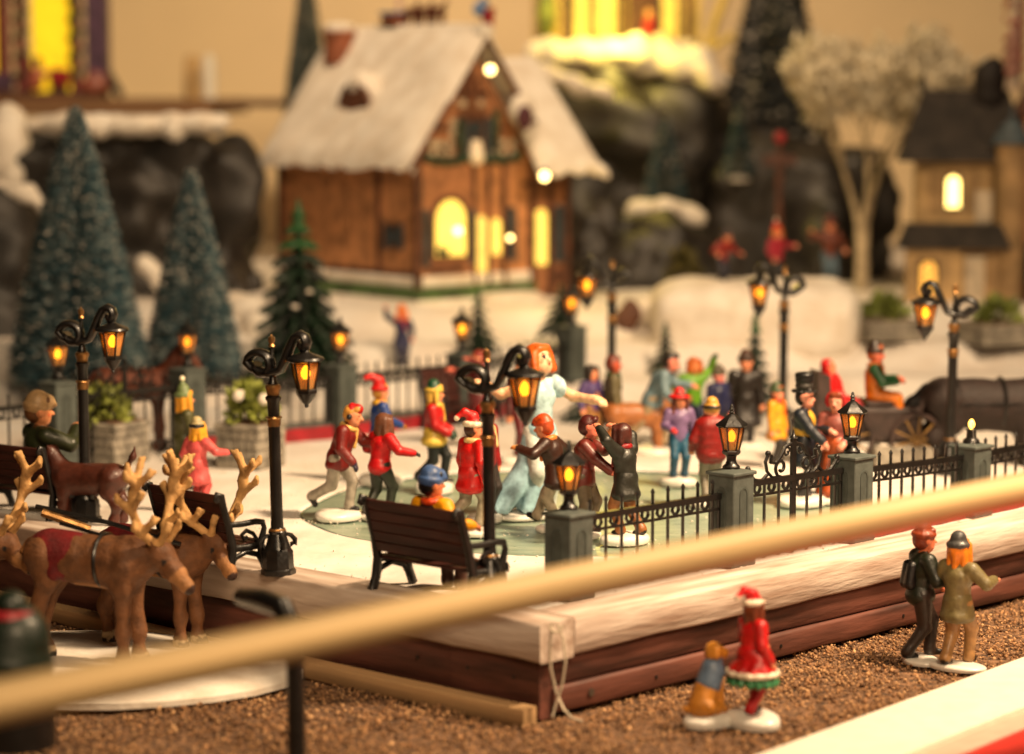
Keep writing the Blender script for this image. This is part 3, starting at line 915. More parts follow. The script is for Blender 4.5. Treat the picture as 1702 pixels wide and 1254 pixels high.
def leafy(name, loc, rad, hgt, n, label, matn, seed, group=None, ls=.5, cat='plant'):
    r = np.random.RandomState(seed)
    t = thing(name, label, cat, loc, 0, group)
    V = []; Ff = []
    for i in range(n):
        az = r.uniform(0, 6.28); el = r.uniform(.05, 1.45); L = (.5 + .5 * r.rand()) 
        d = np.array([math.cos(az) * math.cos(el) * rad, math.sin(az) * math.cos(el) * rad, math.sin(el) * hgt]) * L
        out = d / np.linalg.norm(d) + r.normal(size=3) * .45; out /= np.linalg.norm(out)
        sd = np.cross(out, r.normal(size=3)); sd /= np.linalg.norm(sd); nn = np.cross(out, sd)
        l = ls * r.uniform(.7, 1.4); w = l * .33
        o = len(V)
        V += [d, d + out * l * .4 + sd * w + nn * .05, d + out * l, d + out * l * .4 - sd * w + nn * .05, d + out * l * .5 + nn * l * .16]
        Ff += [(o, o + 1, o + 4), (o + 1, o + 2, o + 4), (o + 2, o + 3, o + 4), (o + 3, o, o + 4)]
    arrmesh('foliage', V, Ff, matn, t)
    m = MB()
    for k in range(7):
        a = k * .9; m.tube([(0, 0, -.1), (rad * .3 * math.cos(a), rad * .3 * math.sin(a), hgt * .4), (rad * .6 * math.cos(a), rad * .6 * math.sin(a), hgt * .65)], [.09, .07, .03], 5)
    m.build('stem', 'bark', t)
    return t
mat('leaf_pale', (.30, .34, .07), .5, var=.35, scale=2.5, bump=.2)
pA = G(412, 783); planter(pA + Vector((0, 2.2, 0)), 3.5, 3.1, 'grey stone planter beside the woman in the olive coat', ROT_R + .28, 1)
leafy('potted_plant', pA + Vector((0, 2.2, 3.1)), 1.7, 2.6, 330, 'yellow-green bushy plant in the planter near the second lamp', 'leaf_pale', 5, 'plants in planters', .75)
pB = G(178, 776); planter(pB + Vector((0, 2.5, 0)), 3.7, 2.9, 'grey stone planter behind the brown dog', ROT_R + .2, 2)
leafy('potted_plant', pB + Vector((-.6, 2.5, 2.9)), 2.0, 2.2, 330, 'yellow-green bushy plant in the planter behind the left lamp', 'leaf_pale', 6, 'plants in planters', .75)
for (x, y, z, s) in ((396, 658, 0, 1), (438, 664, 0, 2)):
    q = D(x, y, pA.y + .6)
    tag(MB().ball((0, 0, 0), (.38, .3, .42), 8, 6).ball((.2, 0, .2), (.22, .25, .2), 8, 6).build('snow_clump', 'snow', loc=q), 'white snow clump on the %s of the yellow-green planter bush' % ('left side' if s == 1 else 'right side'), 'snow')
# ------------------------------------------------------------------ painted resin figurines
SKIN = srgb(226, 160, 125)
def V3(*a): return np.array(a, float)
def ik(a, t, l1, l2, pole):
    d = t - a; L = np.linalg.norm(d)
    if L > (l1 + l2) * .995:
        t = a + d / L * (l1 + l2) * .995; d = t - a; L = np.linalg.norm(d)
    x = (l1 * l1 - l2 * l2 + L * L) / (2 * L)
    h = math.sqrt(max(l1 * l1 - x * x, 1e-6))
    u = d / L; p = pole - u * (pole @ u); p = p / (np.linalg.norm(p) + 1e-9)
    return a + u * x + p * h, t
def figure_parts(t, H, top, pants, shoe=srgb(30, 26, 26), skin=SKIN, hair=srgb(80, 45, 25), glove=None, hat=None, hatc=srgb(180, 30, 30), hatc2=srgb(235, 225, 205),
                 hairstyle='short', scarf=None, coat=0.0, skirt=None, skirt_len=.3, skirt_r=.16, feet=None, hands=None, hip=.50, lean=0.0, side=0.0, turn=0.0, nod=0.0,
                 vox=.09, stout=1.12, puffy=False, sit=False, belt=None, cuff=None, collar=None, beard=None, extra=None, pole_k=None, arm_r=1.14, bag=None, seed=0, kel=None, vest=None, armc=None, wr_amp=.0042, head_k=1.12):
    S = H
    armc = armc or top
    P = []; Cc = []
    def add(pr, col): P.append(pr); Cc.append(col)
    def rc(a, ra, b, rb, col): add(('c', np.asarray(a) * S, ra * S, np.asarray(b) * S, rb * S), col)
    feet = feet or {'L': (.055, 0, .04), 'R': (-.055, 0, .04)}
    hands = hands or {'L': (.06, .03, -.31), 'R': (.06, .03, -.31)}
    pel = V3(0, 0, hip)
    cl, sl = math.cos(lean), math.sin(lean); cs, sn = math.cos(side), math.sin(side)
    def T(x, f, z):      # torso frame -> figure frame (z up the spine from the hip)
        x2, z2 = x * cs + z * sn, -x * sn + z * cs
        f2, z3 = f * cl + z2 * sl, -f * sl + z2 * cl
        return pel + V3(x2, -f2, z3)
    w = stout
    # torso
    rc(T(0, 0, .0), .088 * w, T(0, 0, .10), .085 * w, top if coat >= 0 else pants)
    rc(T(-.03, 0, .0), .075 * w, T(.03, 0, .0), .075 * w, pants if coat == 0 and not skirt else top)
    rc(T(-.035, .0, .20), .085 * w, T(.035, 0, .20), .085 * w, top)
    rc(T(0, 0, .06), .09 * w, T(0, .0, .21), .095 * w, vest if vest else top)
    rc(T(-.085 * w, 0, .275), .05 * w, T(.085 * w, 0, .275), .05 * w, top)
    if puffy:
        for zz in (.0, .09, .18, .265):
            rc(T(-.05, 0, zz), .108 * w, T(.05, 0, zz), .108 * w, top)
    if belt: rc(T(-.03, 0, .045), .089 * w, T(.03, 0, .045), .089 * w, belt)
    # neck and head
    nk = T(0, .0, .315); rc(T(0, 0, .27), .042, nk, .036, collar if collar else skin)
    hc0 = T(0, .012, .42)
    ct, st = math.cos(turn), math.sin(turn)
    def Hd(x, f, z):     # head frame
        f2, z2 = f * math.cos(nod) + z * math.sin(nod), -f * math.sin(nod) + z * math.cos(nod)
        x3, f3 = x * ct + f2 * st, -x * st + f2 * ct
        v = V3(x3, -f3, z2)
        # the head follows half of the torso's lean
        l = lean * .45
        v = v * head_k
        return hc0 + V3(v[0], v[1] * math.cos(l) - v[2] * math.sin(l), v[2] * math.cos(l) + v[1] * math.sin(l))
    rc(Hd(0, -.008, .02), .08, Hd(0, .012, -.03), .063, skin)
    rc(Hd(0, .0, .0), .074, Hd(0, .02, -.045), .048, skin)
    rc(Hd(0, .072, .0), .010, Hd(0, .082, -.016), .014, skin)          # nose
    rc(Hd(.066, -.005, -.01), .014, Hd(.066, -.005, .012), .014, skin)  # ears
    rc(Hd(-.066, -.005, -.01), .014, Hd(-.066, -.005, .012), .014, skin)
    dots = []
    for sx in (-1, 1):
        dots.append((Hd(sx * .026, .068, .012) * S, .0135 * S, (.02, .012, .01)))
        dots.append((Hd(sx * .028, .066, .032) * S, .010 * S, hair))
        dots.append((Hd(sx * .04, .055, -.016) * S, .014 * S, tuple(np.array(skin) * np.array([1.05, .62, .55]))))
    dots.append((Hd(0, .068, -.036) * S, .013 * S, srgb(150, 50, 45)))
    # legs
    for k, sx in (('L', 1), ('R', -1)):
        hj = pel + V3(sx * .048, 0, -.015)
        ft = V3(feet[k][0], -feet[k][1], feet[k][2])
        pole = V3(sx * .12, -1, 0.15) if not kel else V3(sx * kel, -1, 0.1)
        kn, an = ik(hj, ft, .245, .235, pole)
        rc(hj, .072 * w, kn, .055, pants); rc(kn, .055, an, .043, pants)
        # trouser hem
        sh = an - kn; sh = sh / (np.linalg.norm(sh) + 1e-9)
        rc(an - sh * .02, .047, an - sh * .01, .047, pants)
        fd = V3(0, -1, 0); 
        if len(feet[k]) > 3: fd = V3(*feet[k][3])
        fd = fd - sh * (fd @ sh) * .6; fd = fd / np.linalg.norm(fd)
        rc(an + sh * .012, .034, an + sh * .014 + fd * .085, .027, shoe)
        rc(an - sh * .0, .040, an + sh * .012, .036, shoe)
    # arms
    for k, sx in (('L', 1), ('R', -1)):
        sj = T(sx * .105 * w, 0, .272)
        h = hands[k]
        tg = sj + V3(sx * h[0], -h[1], h[2])
        pole = V3(sx * .6, .8, -.5) if len(h) < 4 else V3(*h[3])
        el, wr = ik(sj, tg, .165, .15, pole)
        rc(sj, .052 * arm_r * w, el, .044 * arm_r, armc); rc(el, .044 * arm_r, wr, .038 * arm_r, armc)
        d = wr - el; d = d / (np.linalg.norm(d) + 1e-9)
        if cuff: rc(wr - d * .012, .043, wr, .043, cuff)
        g = glove if glove is not None else skin
        pc = wr + d * .03
        rc(wr, .026, pc, .030, g)
        sd = np.cross(d, V3(0, 0, 1)); 
        if np.linalg.norm(sd) < .2: sd = V3(1, 0, 0)
        sd = sd / np.linalg.norm(sd)
        nn = np.cross(sd, d)
        for j, ll in enumerate((.042, .05, .047, .036)):
            o = sd * ((j - 1.5) * .0155)
            b1 = pc + o + d * .02; b2 = b1 + d * ll * .55 - nn * .008; b3 = b2 + d * ll * .35 - nn * .018
            rc(pc + o * .8, .0115, b2, .0105, g); rc(b2, .0105, b3, .009, g)
        th = pc - sd * .028
        rc(pc - sd * .012 - d * .012, .013, th + d * .012, .011, g); rc(th + d * .012, .011, th + d * .03 - nn * .006, .0095, g)
    solid('body', P, Cc, 'paint', t, vox, k=.018 * S, amp=wr_amp * S, freq=13 / S, dots=dots)
    def part(name, prs, cols, amp=0.0, k=.02, dots=()):
        q = []
        for p in prs:
            if p[0] == 'c': q.append(('c', np.asarray(p[1]) * S, p[2] * S, np.asarray(p[3]) * S, p[4] * S))
            elif p[0] == 'e': q.append(('e', np.asarray(p[1]) * S, np.asarray(p[2]) * S, p[3] if len(p) > 3 else None))
            elif p[0] == 'k': q.append(('k', tuple(np.asarray(p[1]) * S)))
        solid(name, q, cols, 'paint', t, vox, k=k * S, amp=amp * S, freq=11 / S, dots=dots)
    # skirts and coat tails
    if coat > 0 or skirt:
        L = coat if coat > 0 else skirt_len; r1 = skirt_r; c = top if coat > 0 and not skirt else skirt
        prs = [('c', T(0, 0, .06), .088 * w, T(0, 0, .0), .10 * w)]; cols = [c]
        for i in range(10):
            a = 2 * PI * i / 10
            lx, ly = math.cos(a) * (r1 - .05), math.sin(a) * (r1 - .05) * .85
            prs.append(('c', T(lx * .45, ly * .45, .03), .06, pel + V3(lx - 0, ly + sl * .02, -L + .03), .05)); cols.append(c)
        prs.append(('c', pel, .09, pel + V3(0, 0, -L + .06), r1 * .7)); cols.append(c)
        part('coat' if coat > 0 else 'skirt', prs, cols, .004, .035)
    if scarf:
        prs = []; cols = []
        for i in range(12):
            a0, a1 = 2 * PI * i / 12, 2 * PI * (i + 1) / 12
            prs.append(('c', T(.058 * math.cos(a0), .058 * math.sin(a0), .31), .026, T(.058 * math.cos(a1), .058 * math.sin(a1), .31), .026)); cols.append(scarf)
        prs.append(('c', T(.03, .075, .30), .024, T(.045, .10, .14), .022)); cols.append(scarf)
        part('scarf', prs, cols, .003, .015)
    if hairstyle:
        prs = [('c', Hd(0, -.016, .028), .082, Hd(0, -.022, .0), .077)]; 
        if hairstyle == 'short':
            prs += [('c', Hd(.03, .035, .068), .03, Hd(-.03, .04, .068), .03)]
        if hairstyle in ('bob', 'long', 'wavy'):
            dz = {'bob': -.06, 'long': -.15, 'wavy': -.10}[hairstyle]
            for a in (-1, -.5, 0, .5, 1):
                x, f = .07 * math.sin(a * 1.75), -.062 * math.cos(a * 1.75) + .008
                prs += [('c', Hd(x * .9, f, .04), .032, Hd(x * 1.12, f * 1.1, dz), .027 if hairstyle != 'wavy' else .036)]
            prs += [('c', Hd(.035, .045, .066), .024, Hd(-.035, .045, .066), .024)]
        if hairstyle == 'bun': prs += [('c', Hd(0, -.08, .04), .036, Hd(0, -.09, .05), .036)]
        part('hair', prs, [hair] * len(prs), .006, .02)
    if beard is not None:
        prs = [('c', Hd(-.035, .045, -.04), .03, Hd(.035, .045, -.04), .03), ('c', Hd(0, .06, -.05), .035, Hd(0, .06, -.10), .02)]
        part('beard', prs, [beard] * 2, .004)
    if hat:
        up = Hd(0, -.012, .045); prs = []; cols = []
        def hc(a, ra, b, rb, c): prs.append(('c', a, ra, b, rb)); cols.append(c)
        if hat in ('beanie', 'pom', 'cuffed'):
            hc(Hd(0, -.012, .04), .088, Hd(0, -.016, .085), .066, hatc)
            for i in range(12):
                a0, a1 = 2 * PI * i / 12, 2 * PI * (i + 1) / 12
                hc(Hd(.07 * math.cos(a0), -.012 + .07 * math.sin(a0), .042), .018, Hd(.07 * math.cos(a1), -.012 + .07 * math.sin(a1), .042), .018, hatc2 if hat == 'cuffed' else hatc)
            if hat == 'pom':
                hc(Hd(0, -.02, .09), .05, Hd(0, -.025, .165), .022, hatc); hc(Hd(0, -.025, .19), .028, Hd(0, -.025, .192), .028, hatc2)
        if hat == 'santa':
            hc(Hd(0, -.01, .045), .078, Hd(0, -.02, .10), .055, hatc); hc(Hd(0, -.02, .10), .055, Hd(0, -.09, .14), .035, hatc); hc(Hd(0, -.09, .14), .034, Hd(0, -.15, .10), .022, hatc)
            hc(Hd(0, -.155, .085), .028, Hd(0, -.157, .083), .028, hatc2)
            for i in range(12):
                a0, a1 = 2 * PI * i / 12, 2 * PI * (i + 1) / 12
                hc(Hd(.07 * math.cos(a0), -.012 + .07 * math.sin(a0), .042), .024, Hd(.07 * math.cos(a1), -.012 + .07 * math.sin(a1), .042), .024, hatc2)
        if hat == 'stocking':
            hc(Hd(0, -.01, .05), .08, Hd(0, -.02, .11), .062, hatc); hc(Hd(0, -.02, .12), .06, Hd(0, -.1, .165), .034, hatc); hc(Hd(0, -.1, .165), .03, Hd(0, -.15, .15), .034, hatc)
            for i in range(12):
                a0, a1 = 2 * PI * i / 12, 2 * PI * (i + 1) / 12
                hc(Hd(.072 * math.cos(a0), -.012 + .072 * math.sin(a0), .04), .022, Hd(.072 * math.cos(a1), -.012 + .072 * math.sin(a1), .04), .022, hatc)
        if hat in ('cap', 'flatcap'):
            k = 1.0 if hat == 'cap' else 1.1
            hc(Hd(0, -.012, .05), .086 * k, Hd(0, -.01, .062), .072 * k, hatc); hc(Hd(0, .02, .062), .06, Hd(0, .05, .055), .05 * k, hatc)
            hc(Hd(-.03, .085, .04), .014, Hd(.03, .085, .04), .014, hatc2); hc(Hd(0, .06, .045), .03, Hd(0, .095, .036), .016, hatc2)
        if hat == 'tophat':
            hc(Hd(0, -.005, .06), .072, Hd(0, -.01, .09), .070, hatc)
            for i in range(14):
                a0, a1 = 2 * PI * i / 14, 2 * PI * (i + 1) / 14
                for zz, r, q in ((.058, .10, .013), (.10, .052, .026), (.15, .054, .026), (.19, .058, .024), (.17, .03, .03)):
                    hc(Hd(r * math.cos(a0), -.01 + r * math.sin(a0), zz), q, Hd(r * math.cos(a1), -.01 + r * math.sin(a1), zz), q, hatc if zz != .10 else hatc2)
        if hat == 'brim':
            hc(Hd(0, -.01, .05), .078, Hd(0, -.012, .09), .058, hatc)
            for i in range(14):
                a0, a1 = 2 * PI * i / 14, 2 * PI * (i + 1) / 14
                hc(Hd(.10 * math.cos(a0), -.01 + .10 * math.sin(a0), .038), .016, Hd(.10 * math.cos(a1), -.01 + .10 * math.sin(a1), .038), .016, hatc2)
                hc(Hd(.075 * math.cos(a0), -.01 + .075 * math.sin(a0), .045), .02, Hd(.075 * math.cos(a1), -.01 + .075 * math.sin(a1), .045), .02, hatc)
        if hat == 'bonnet':
            hc(Hd(0, -.03, .03), .088, Hd(0, -.035, -.02), .075, hatc)
            for i in range(9):
                a0, a1 = R(-30 + 240 * i / 9), R(-30 + 240 * (i + 1) / 9)
                hc(Hd(.078 * math.cos(a0), .02, .01 + .078 * math.sin(a0)), .02, Hd(.078 * math.cos(a1), .02, .01 + .078 * math.sin(a1)), .02, hatc)
        if hat == 'earmuff':
            for sx in (-1, 1): hc(Hd(sx * .075, -.005, .0), .028, Hd(sx * .08, -.005, .0), .028, hatc2)
            hc(Hd(0, .0, .05), .074, Hd(0, .03, .062), .055, hatc)
        if hat == 'hood':
            hc(Hd(0, -.02, .02), .09, Hd(0, -.03, -.05), .075, hatc)
        part('hat', prs, cols, .003, .016)
    if bag is not None:
        a, b = T(-.02, -.10, .24), T(.02, -.12, .06)
        part('backpack', [('c', T(-.04, -.10, .22), .04, T(-.04, -.11, .08), .05), ('c', T(.04, -.10, .22), .04, T(.04, -.11, .08), .05)], [bag, bag], .003, .03)
    if extra:
        for (nm, prs, cols) in extra(T, Hd, pel): part(nm, prs, cols, .003, .02)
    return T, Hd

def plinth(t, rx, ry, h=.45, off=(0, 0), name='snow_base', seed=0, matn='white_resin'):
    r = random.Random(seed + 5); ph = [r.uniform(0, 6) for _ in range(4)]
    m = MB(); n = 28; prof = [(.97, 0), (1.0, .12), (1.0, h * .55), (.95, h * .82), (.8, h), (.4, h * 1.08), (.05, h * 1.12)]
    vs = []; fs = []
    for (k, z) in prof:
        for i in range(n):
            a = 2 * PI * i / n; q = k * (1 + .05 * math.sin(2 * a + ph[0]) + .04 * math.sin(3 * a + ph[1]))
            vs.append((off[0] + rx * q * math.cos(a), off[1] + ry * q * math.sin(a), z * (1 + .08 * math.sin(a * 2 + ph[2]) * (1 if z > .2 else 0))))
    for j in range(len(prof) - 1):
        for i in range(n):
            i2 = (i + 1) % n; fs.append((j * n + i, j * n + i2, (j + 1) * n + i2, (j + 1) * n + i))
    fs.append(tuple(range(n))[::-1]); fs.append(tuple((len(prof) - 1) * n + i for i in range(n)))
    m.add(vs, fs); m.build(name, matn, t, 60)
def person(label, loc, yaw, H, base=(1.3, 1.1, .42), group=None, boff=(0, 0), bname='snow_base', **kw):
    """yaw in degrees: 0 faces the camera, 90 faces right in the picture, 180 away"""
    t = thing('person', label, 'figurine', loc, R(yaw), group)
    z = 0
    if base:
        plinth(t, base[0], base[1], base[2], boff, bname, seed=int(H * 100) + int(yaw)); z = base[2] * .98
    st = bpy.data.objects.new('tmp', None)
    figure_parts(t, H, **kw)
    for ch in t.children:
        if ch.name.split('.')[0] != bname: ch.location.z += z
    bpy.data.objects.remove(st)
    return t
# ------------------------------------------------------------------ who stands where
GR_SK = 'ice skater figurines'
def yaw_of(v): return math.degrees(math.atan2(v.x, -v.y))
person('skater in brown-red jacket, grey trousers and red cap kicking one leg back', G(563, 862), 72, 6.55, (1.75, 1.35, .5), GR_SK,
       top=srgb(128, 34, 26), pants=srgb(165, 158, 146), hat='earmuff', hatc=srgb(190, 30, 32), hatc2=srgb(18, 18, 30), hair=srgb(215, 165, 90), scarf=srgb(228, 190, 120), glove=srgb(50, 40, 70), vox=.075,
       lean=.34, feet={'L': (.03, .09, .04), 'R': (-.04, -.25, .13, (0, -.5, -.8))}, hands={'L': (.02, .24, -.13), 'R': (.03, .10, -.27)}, coat=.10, skirt_r=.13)
person('brown-haired skater in bright red jacket seen from behind with arm held out', G(632, 862), 132, 6.0, (1.45, 1.2, .32), GR_SK,
       top=srgb(196, 18, 30), pants=srgb(52, 58, 46), hair=srgb(118, 78, 56), hairstyle='wavy', glove=srgb(35, 32, 36), vox=.075,
       lean=.12, feet={'L': (.07, -.12, .05), 'R': (-.05, .07, .04)}, hands={'L': (.12, .12, -.18), 'R': (.16, .16, -.14)}, coat=.06, skirt_r=.125)
person('child skater in blue coat with tall red stocking cap and yellow scarf', G(632, 803), 110, 6.0, (1.9, 1.5, .55), GR_SK,
       top=srgb(38, 76, 142), pants=srgb(60, 60, 66), hat='stocking', hatc=srgb(205, 24, 28), hairstyle='short', hair=srgb(200, 150, 70), scarf=srgb(228, 186, 70), glove=srgb(190, 140, 60),
       hands={'L': (.1, .16, -.16), 'R': (.03, .18, -.20)}, feet={'L': (.05, .04, .04), 'R': (-.05, -.06, .04)}, coat=.1, skirt_r=.13)
person('skater woman in yellow-trimmed red coat with green and yellow hat', G(722, 817), 82, 6.3, (1.75, 1.3, .6), GR_SK,
       top=srgb(186, 24, 28), pants=srgb(34, 40, 40), hat='cuffed', hatc=srgb(34, 92, 66), hatc2=srgb(226, 196, 96), hairstyle='bob', hair=srgb(226, 190, 96), scarf=srgb(230, 194, 100), cuff=srgb(226, 196, 96), glove=srgb(30, 70, 50),
       hands={'L': (-.02, .15, -.24), 'R': (-.02, .15, -.24)}, feet={'L': (.03, .09, .04), 'R': (-.03, -.16, .07)}, coat=.10, skirt=srgb(224, 196, 100), skirt_len=.1, skirt_r=.155)
person('skater in long bright red coat and santa cap seen from behind, grey trousers', G(782, 888), 128, 6.35, (1.5, 1.2, .4), GR_SK,
       top=srgb(206, 30, 26), pants=srgb(160, 152, 134), hat='santa', hatc=srgb(208, 26, 26), hatc2=srgb(235, 222, 200), hairstyle='short', scarf=srgb(222, 192, 138), glove=srgb(40, 30, 46), vox=.075,
       lean=.10, hands={'L': (.06, .04, -.30), 'R': (.09, .0, -.28)}, feet={'L': (.06, -.20, .12, (0, -.6, -.7)), 'R': (-.05, .06, .04)}, coat=.15, skirt_r=.15, turn=-.5)
person('small skater in dark red hood tucked behind the red-coated santa-capped skater', G(806, 866), 60, 6.6, (1.3, 1.1, .4), GR_SK,
       top=srgb(150, 30, 34), pants=srgb(60, 50, 46), hat='hood', hatc=srgb(160, 20, 30), hairstyle=None, scarf=srgb(225, 200, 150))
# the woman in the blue gown
def gown(T, Hd, pel):
    c = srgb(168, 202, 214)
    pr = [('c', T(0, 0, .10), .075, T(0, 0, -.02), .088)]
    for i in range(14):
        a = 2 * PI * i / 14; ca, sa = math.cos(a), math.sin(a)
        ex = -.10 + .13 * ca; ey = .03 + .10 * sa
        pr.append(('c', T(.055 * ca, .05 * sa, .0), .045, V3(-.03 + .08 * ca, .01 + .075 * sa, .26), .048))
        pr.append(('c', V3(-.03 + .08 * ca, .01 + .075 * sa, .26), .048, V3(ex - (.08 if ca < -.3 else 0), ey, .035), .032))
    pr.append(('c', T(0, 0, 0), .08, V3(-.06, .02, .08), .10))
    pf = []
    for sx in (-1, 1):
        for i in range(6):
            a = 2 * PI * i / 6
            pf.append(('c', T(sx * .115, .02 * math.cos(a), .265 + .02 * math.sin(a)), .044, T(sx * .135, .03 * math.cos(a), .25 + .03 * math.sin(a)), .036))
    pt = [('c', T(0, .05, .1), .05, V3(.055, -.10, .10), .06)]
    return [('gown', pr, [c] * len(pr)), ('puff_sleeve', pf, [srgb(190, 214, 220)] * len(pf))]
person('tall red-haired woman singing with spread arms in a light blue gown', G(897, 858), 28, 10.1, (2.6, 1.7, .3), None,
       top=srgb(182, 208, 214), pants=srgb(214, 220, 216), hair=srgb(206, 112, 40), hairstyle='bob', skin=srgb(240, 196, 160), vox=.085, arm_r=.72, stout=.86, armc=srgb(240, 196, 160), wr_amp=.001, head_k=1.0,
       hands={'L': (.20, .15, -.09), 'R': (.24, -.06, .01)}, turn=.35, nod=-.25, lean=-.05, extra=gown, boff=(-.6, .3), bname='ice_base')
person('stooping skater in dark brown coat with orange cap and scarf', G(926, 880), -112, 6.4, (1.6, 1.2, .3), GR_SK,
       top=srgb(70, 40, 26), pants=srgb(170, 160, 140), hat='cap', hatc=srgb(206, 92, 40), hatc2=srgb(40, 50, 80), scarf=srgb(220, 140, 70), glove=srgb(214, 158, 96), hair=srgb(190, 90, 40),
       lean=.30, hands={'L': (.10, .20, -.04), 'R': (.16, .10, -.05)}, feet={'L': (.05, -.02, .04), 'R': (-.05, .22, .06)}, coat=.14, skirt_r=.15)
person('man in dark red jacket with cream collar dancing with a woman in a dark coat', G(968, 893), 78, 6.75, (1.3, 1.1, .3), 'skating couple',
       top=srgb(116, 44, 30), vest=srgb(120, 30, 28), pants=srgb(112, 98, 80), hair=srgb(92, 34, 30), skin=srgb(225, 140, 118), collar=srgb(232, 212, 176), vox=.075, arm_r=1.08, stout=1.05,
       lean=.12, hands={'L': (.0, .24, -.02), 'R': (.05, .24, -.20)}, feet={'L': (.05, .05, .04), 'R': (-.05, -.07, .04)}, coat=.09, skirt_r=.125, cuff=srgb(120, 40, 30))
person('woman in dark coat and tan trousers raising her arms to the dancing man', G(1040, 902), -128, 6.3, (1.6, 1.25, .5), 'skating couple',
       top=srgb(48, 48, 40), pants=srgb(156, 104, 56), hair=srgb(92, 46, 36), hairstyle='bob', scarf=srgb(150, 30, 36), vox=.075, skin=srgb(224, 150, 120),
       lean=.10, hands={'L': (.06, .14, .20), 'R': (.03, .18, .18)}, feet={'L': (.05, .02, .04), 'R': (-.05, -.14, .05)}, coat=.16, skirt_r=.15, hip=.5)
person('man in pale blue-grey jacket and tan trousers leaning forward with arm reaching right', G(1085, 752), 86, 7.0, (2.2, 1.6, .4), GR_SK,
       top=srgb(120, 142, 150), pants=srgb(158, 140, 112), hair=srgb(50, 40, 36), skin=srgb(228, 150, 130),
       lean=.42, hands={'L': (.02, .26, -.12), 'R': (.05, .12, -.26)}, feet={'L': (.04, .10, .04), 'R': (-.05, -.28, .10)}, coat=.08, skirt_r=.13)
person('child in lime green shirt with orange-brown hair waving a navy sleeve and green mitten', G(1152, 742), 22, 6.0, (1.3, 1.1, .4), GR_SK,
       top=srgb(112, 160, 40), pants=srgb(40, 44, 80), hair=srgb(190, 108, 46), hairstyle='bob', skin=srgb(220, 150, 96), glove=srgb(70, 96, 60),
       hands={'L': (.14, .02, .22), 'R': (.2, .08, -.12)})
person('child in navy coat and grey knitted hat beside the waving child', G(1193, 752), 40, 5.6, (1.2, 1.0, .4), GR_SK,
       top=srgb(36, 42, 84), pants=srgb(40, 36, 40), hat='beanie', hatc=srgb(104, 100, 82), hair=srgb(90, 60, 40), skin=srgb(226, 150, 140), scarf=srgb(60, 66, 110))
person('girl in purple sweater and blue jeans with red hat and long brown hair', G(1128, 806), 8, 5.6, (1.25, 1.1, .5), GR_SK,
       top=srgb(136, 112, 150), pants=srgb(44, 98, 124), shoe=srgb(30, 62, 76), hat='brim', hatc=srgb(206, 28, 36), hatc2=srgb(196, 24, 32), hair=srgb(110, 60, 44), hairstyle='long', glove=srgb(186, 34, 40), cuff=srgb(220, 180, 120),
       hands={'L': (.07, .06, -.28), 'R': (.0, .14, -.18)}, feet={'L': (.065, 0, .04), 'R': (-.065, 0, .04)}, turn=.15)
person('figurine in quilted dark red puffer jacket and mustard knitted hat seen from behind', G(1182, 842), 186, 6.05, (1.35, 1.15, .45), GR_SK,
       top=srgb(142, 30, 26), pants=srgb(128, 122, 108), hat='cuffed', hatc=srgb(206, 160, 80), hatc2=srgb(52, 40, 30), hairstyle=None, puffy=True, arm_r=1.25, stout=1.12,
       hands={'L': (.07, .10, -.24), 'R': (.07, .12, -.24)}, coat=.06, skirt_r=.14)
person('child in purple top partly hidden behind the blue gown woman\'s hand', G(982, 752), 50, 5.8, (1.2, 1.0, .4), GR_SK,
       top=srgb(92, 74, 124), pants=srgb(150, 110, 60), hair=srgb(60, 50, 44), hairstyle='bob', hands={'L': (.05, .1, -.28), 'R': (.12, .05, -.26)})
person('brown-haired figurine in grey-green coat with dark green scarf behind the dancing couple', G(1018, 750), 95, 6.4, (1.2, 1.0, .4), GR_SK,
       top=srgb(112, 104, 78), pants=srgb(70, 60, 46), hair=srgb(124, 62, 44), skin=srgb(196, 104, 78), scarf=srgb(36, 84, 44), coat=.2, skirt_r=.15)
person('woman in long burgundy dress raising an arm beside the rear bench', G(795, 742), -70, 6.6, (1.2, 1.0, .3), None,
       top=srgb(116, 44, 46), pants=srgb(110, 40, 42), skirt=srgb(112, 42, 46), skirt_len=.46, skirt_r=.18, hair=srgb(150, 60, 46), hairstyle='bun', glove=srgb(222, 130, 110),
       hands={'L': (.06, .14, .16), 'R': (.05, .24, .02)})
person('skater with dark red trousers and black boots behind the lantern of the front lamp', G(868, 770), 30, 6.6, (1.5, 1.2, .5), GR_SK,
       top=srgb(92, 34, 34), pants=srgb(112, 28, 34), shoe=srgb(24, 22, 24), hair=srgb(60, 40, 30))
person('child in yellow coat with red scarf and green hat beside the gate scroll', G(1290, 778), 55, 5.3, (1.2, 1.0, .35), None,
       top=srgb(224, 166, 48), pants=srgb(50, 46, 46), hat='beanie', hatc=srgb(84, 100, 70), hair=srgb(150, 90, 50), scarf=srgb(206, 60, 36), skin=srgb(232, 160, 130), coat=.18, skirt_r=.16)
person('gentleman in navy coat and black top hat with his arm round a woman', G(1335, 838), 66, 6.75, (2.0, 1.5, .55), 'strolling couple in old-fashioned dress',
       top=srgb(32, 42, 56), vest=srgb(210, 170, 70), pants=srgb(46, 44, 46), hat='tophat', hatc=srgb(30, 28, 28), hatc2=srgb(70, 66, 62), hair=srgb(40, 30, 26), skin=srgb(222, 160, 138),
       hands={'L': (.0, .20, -.16), 'R': (.0, .22, -.24)}, coat=.2, skirt_r=.15)
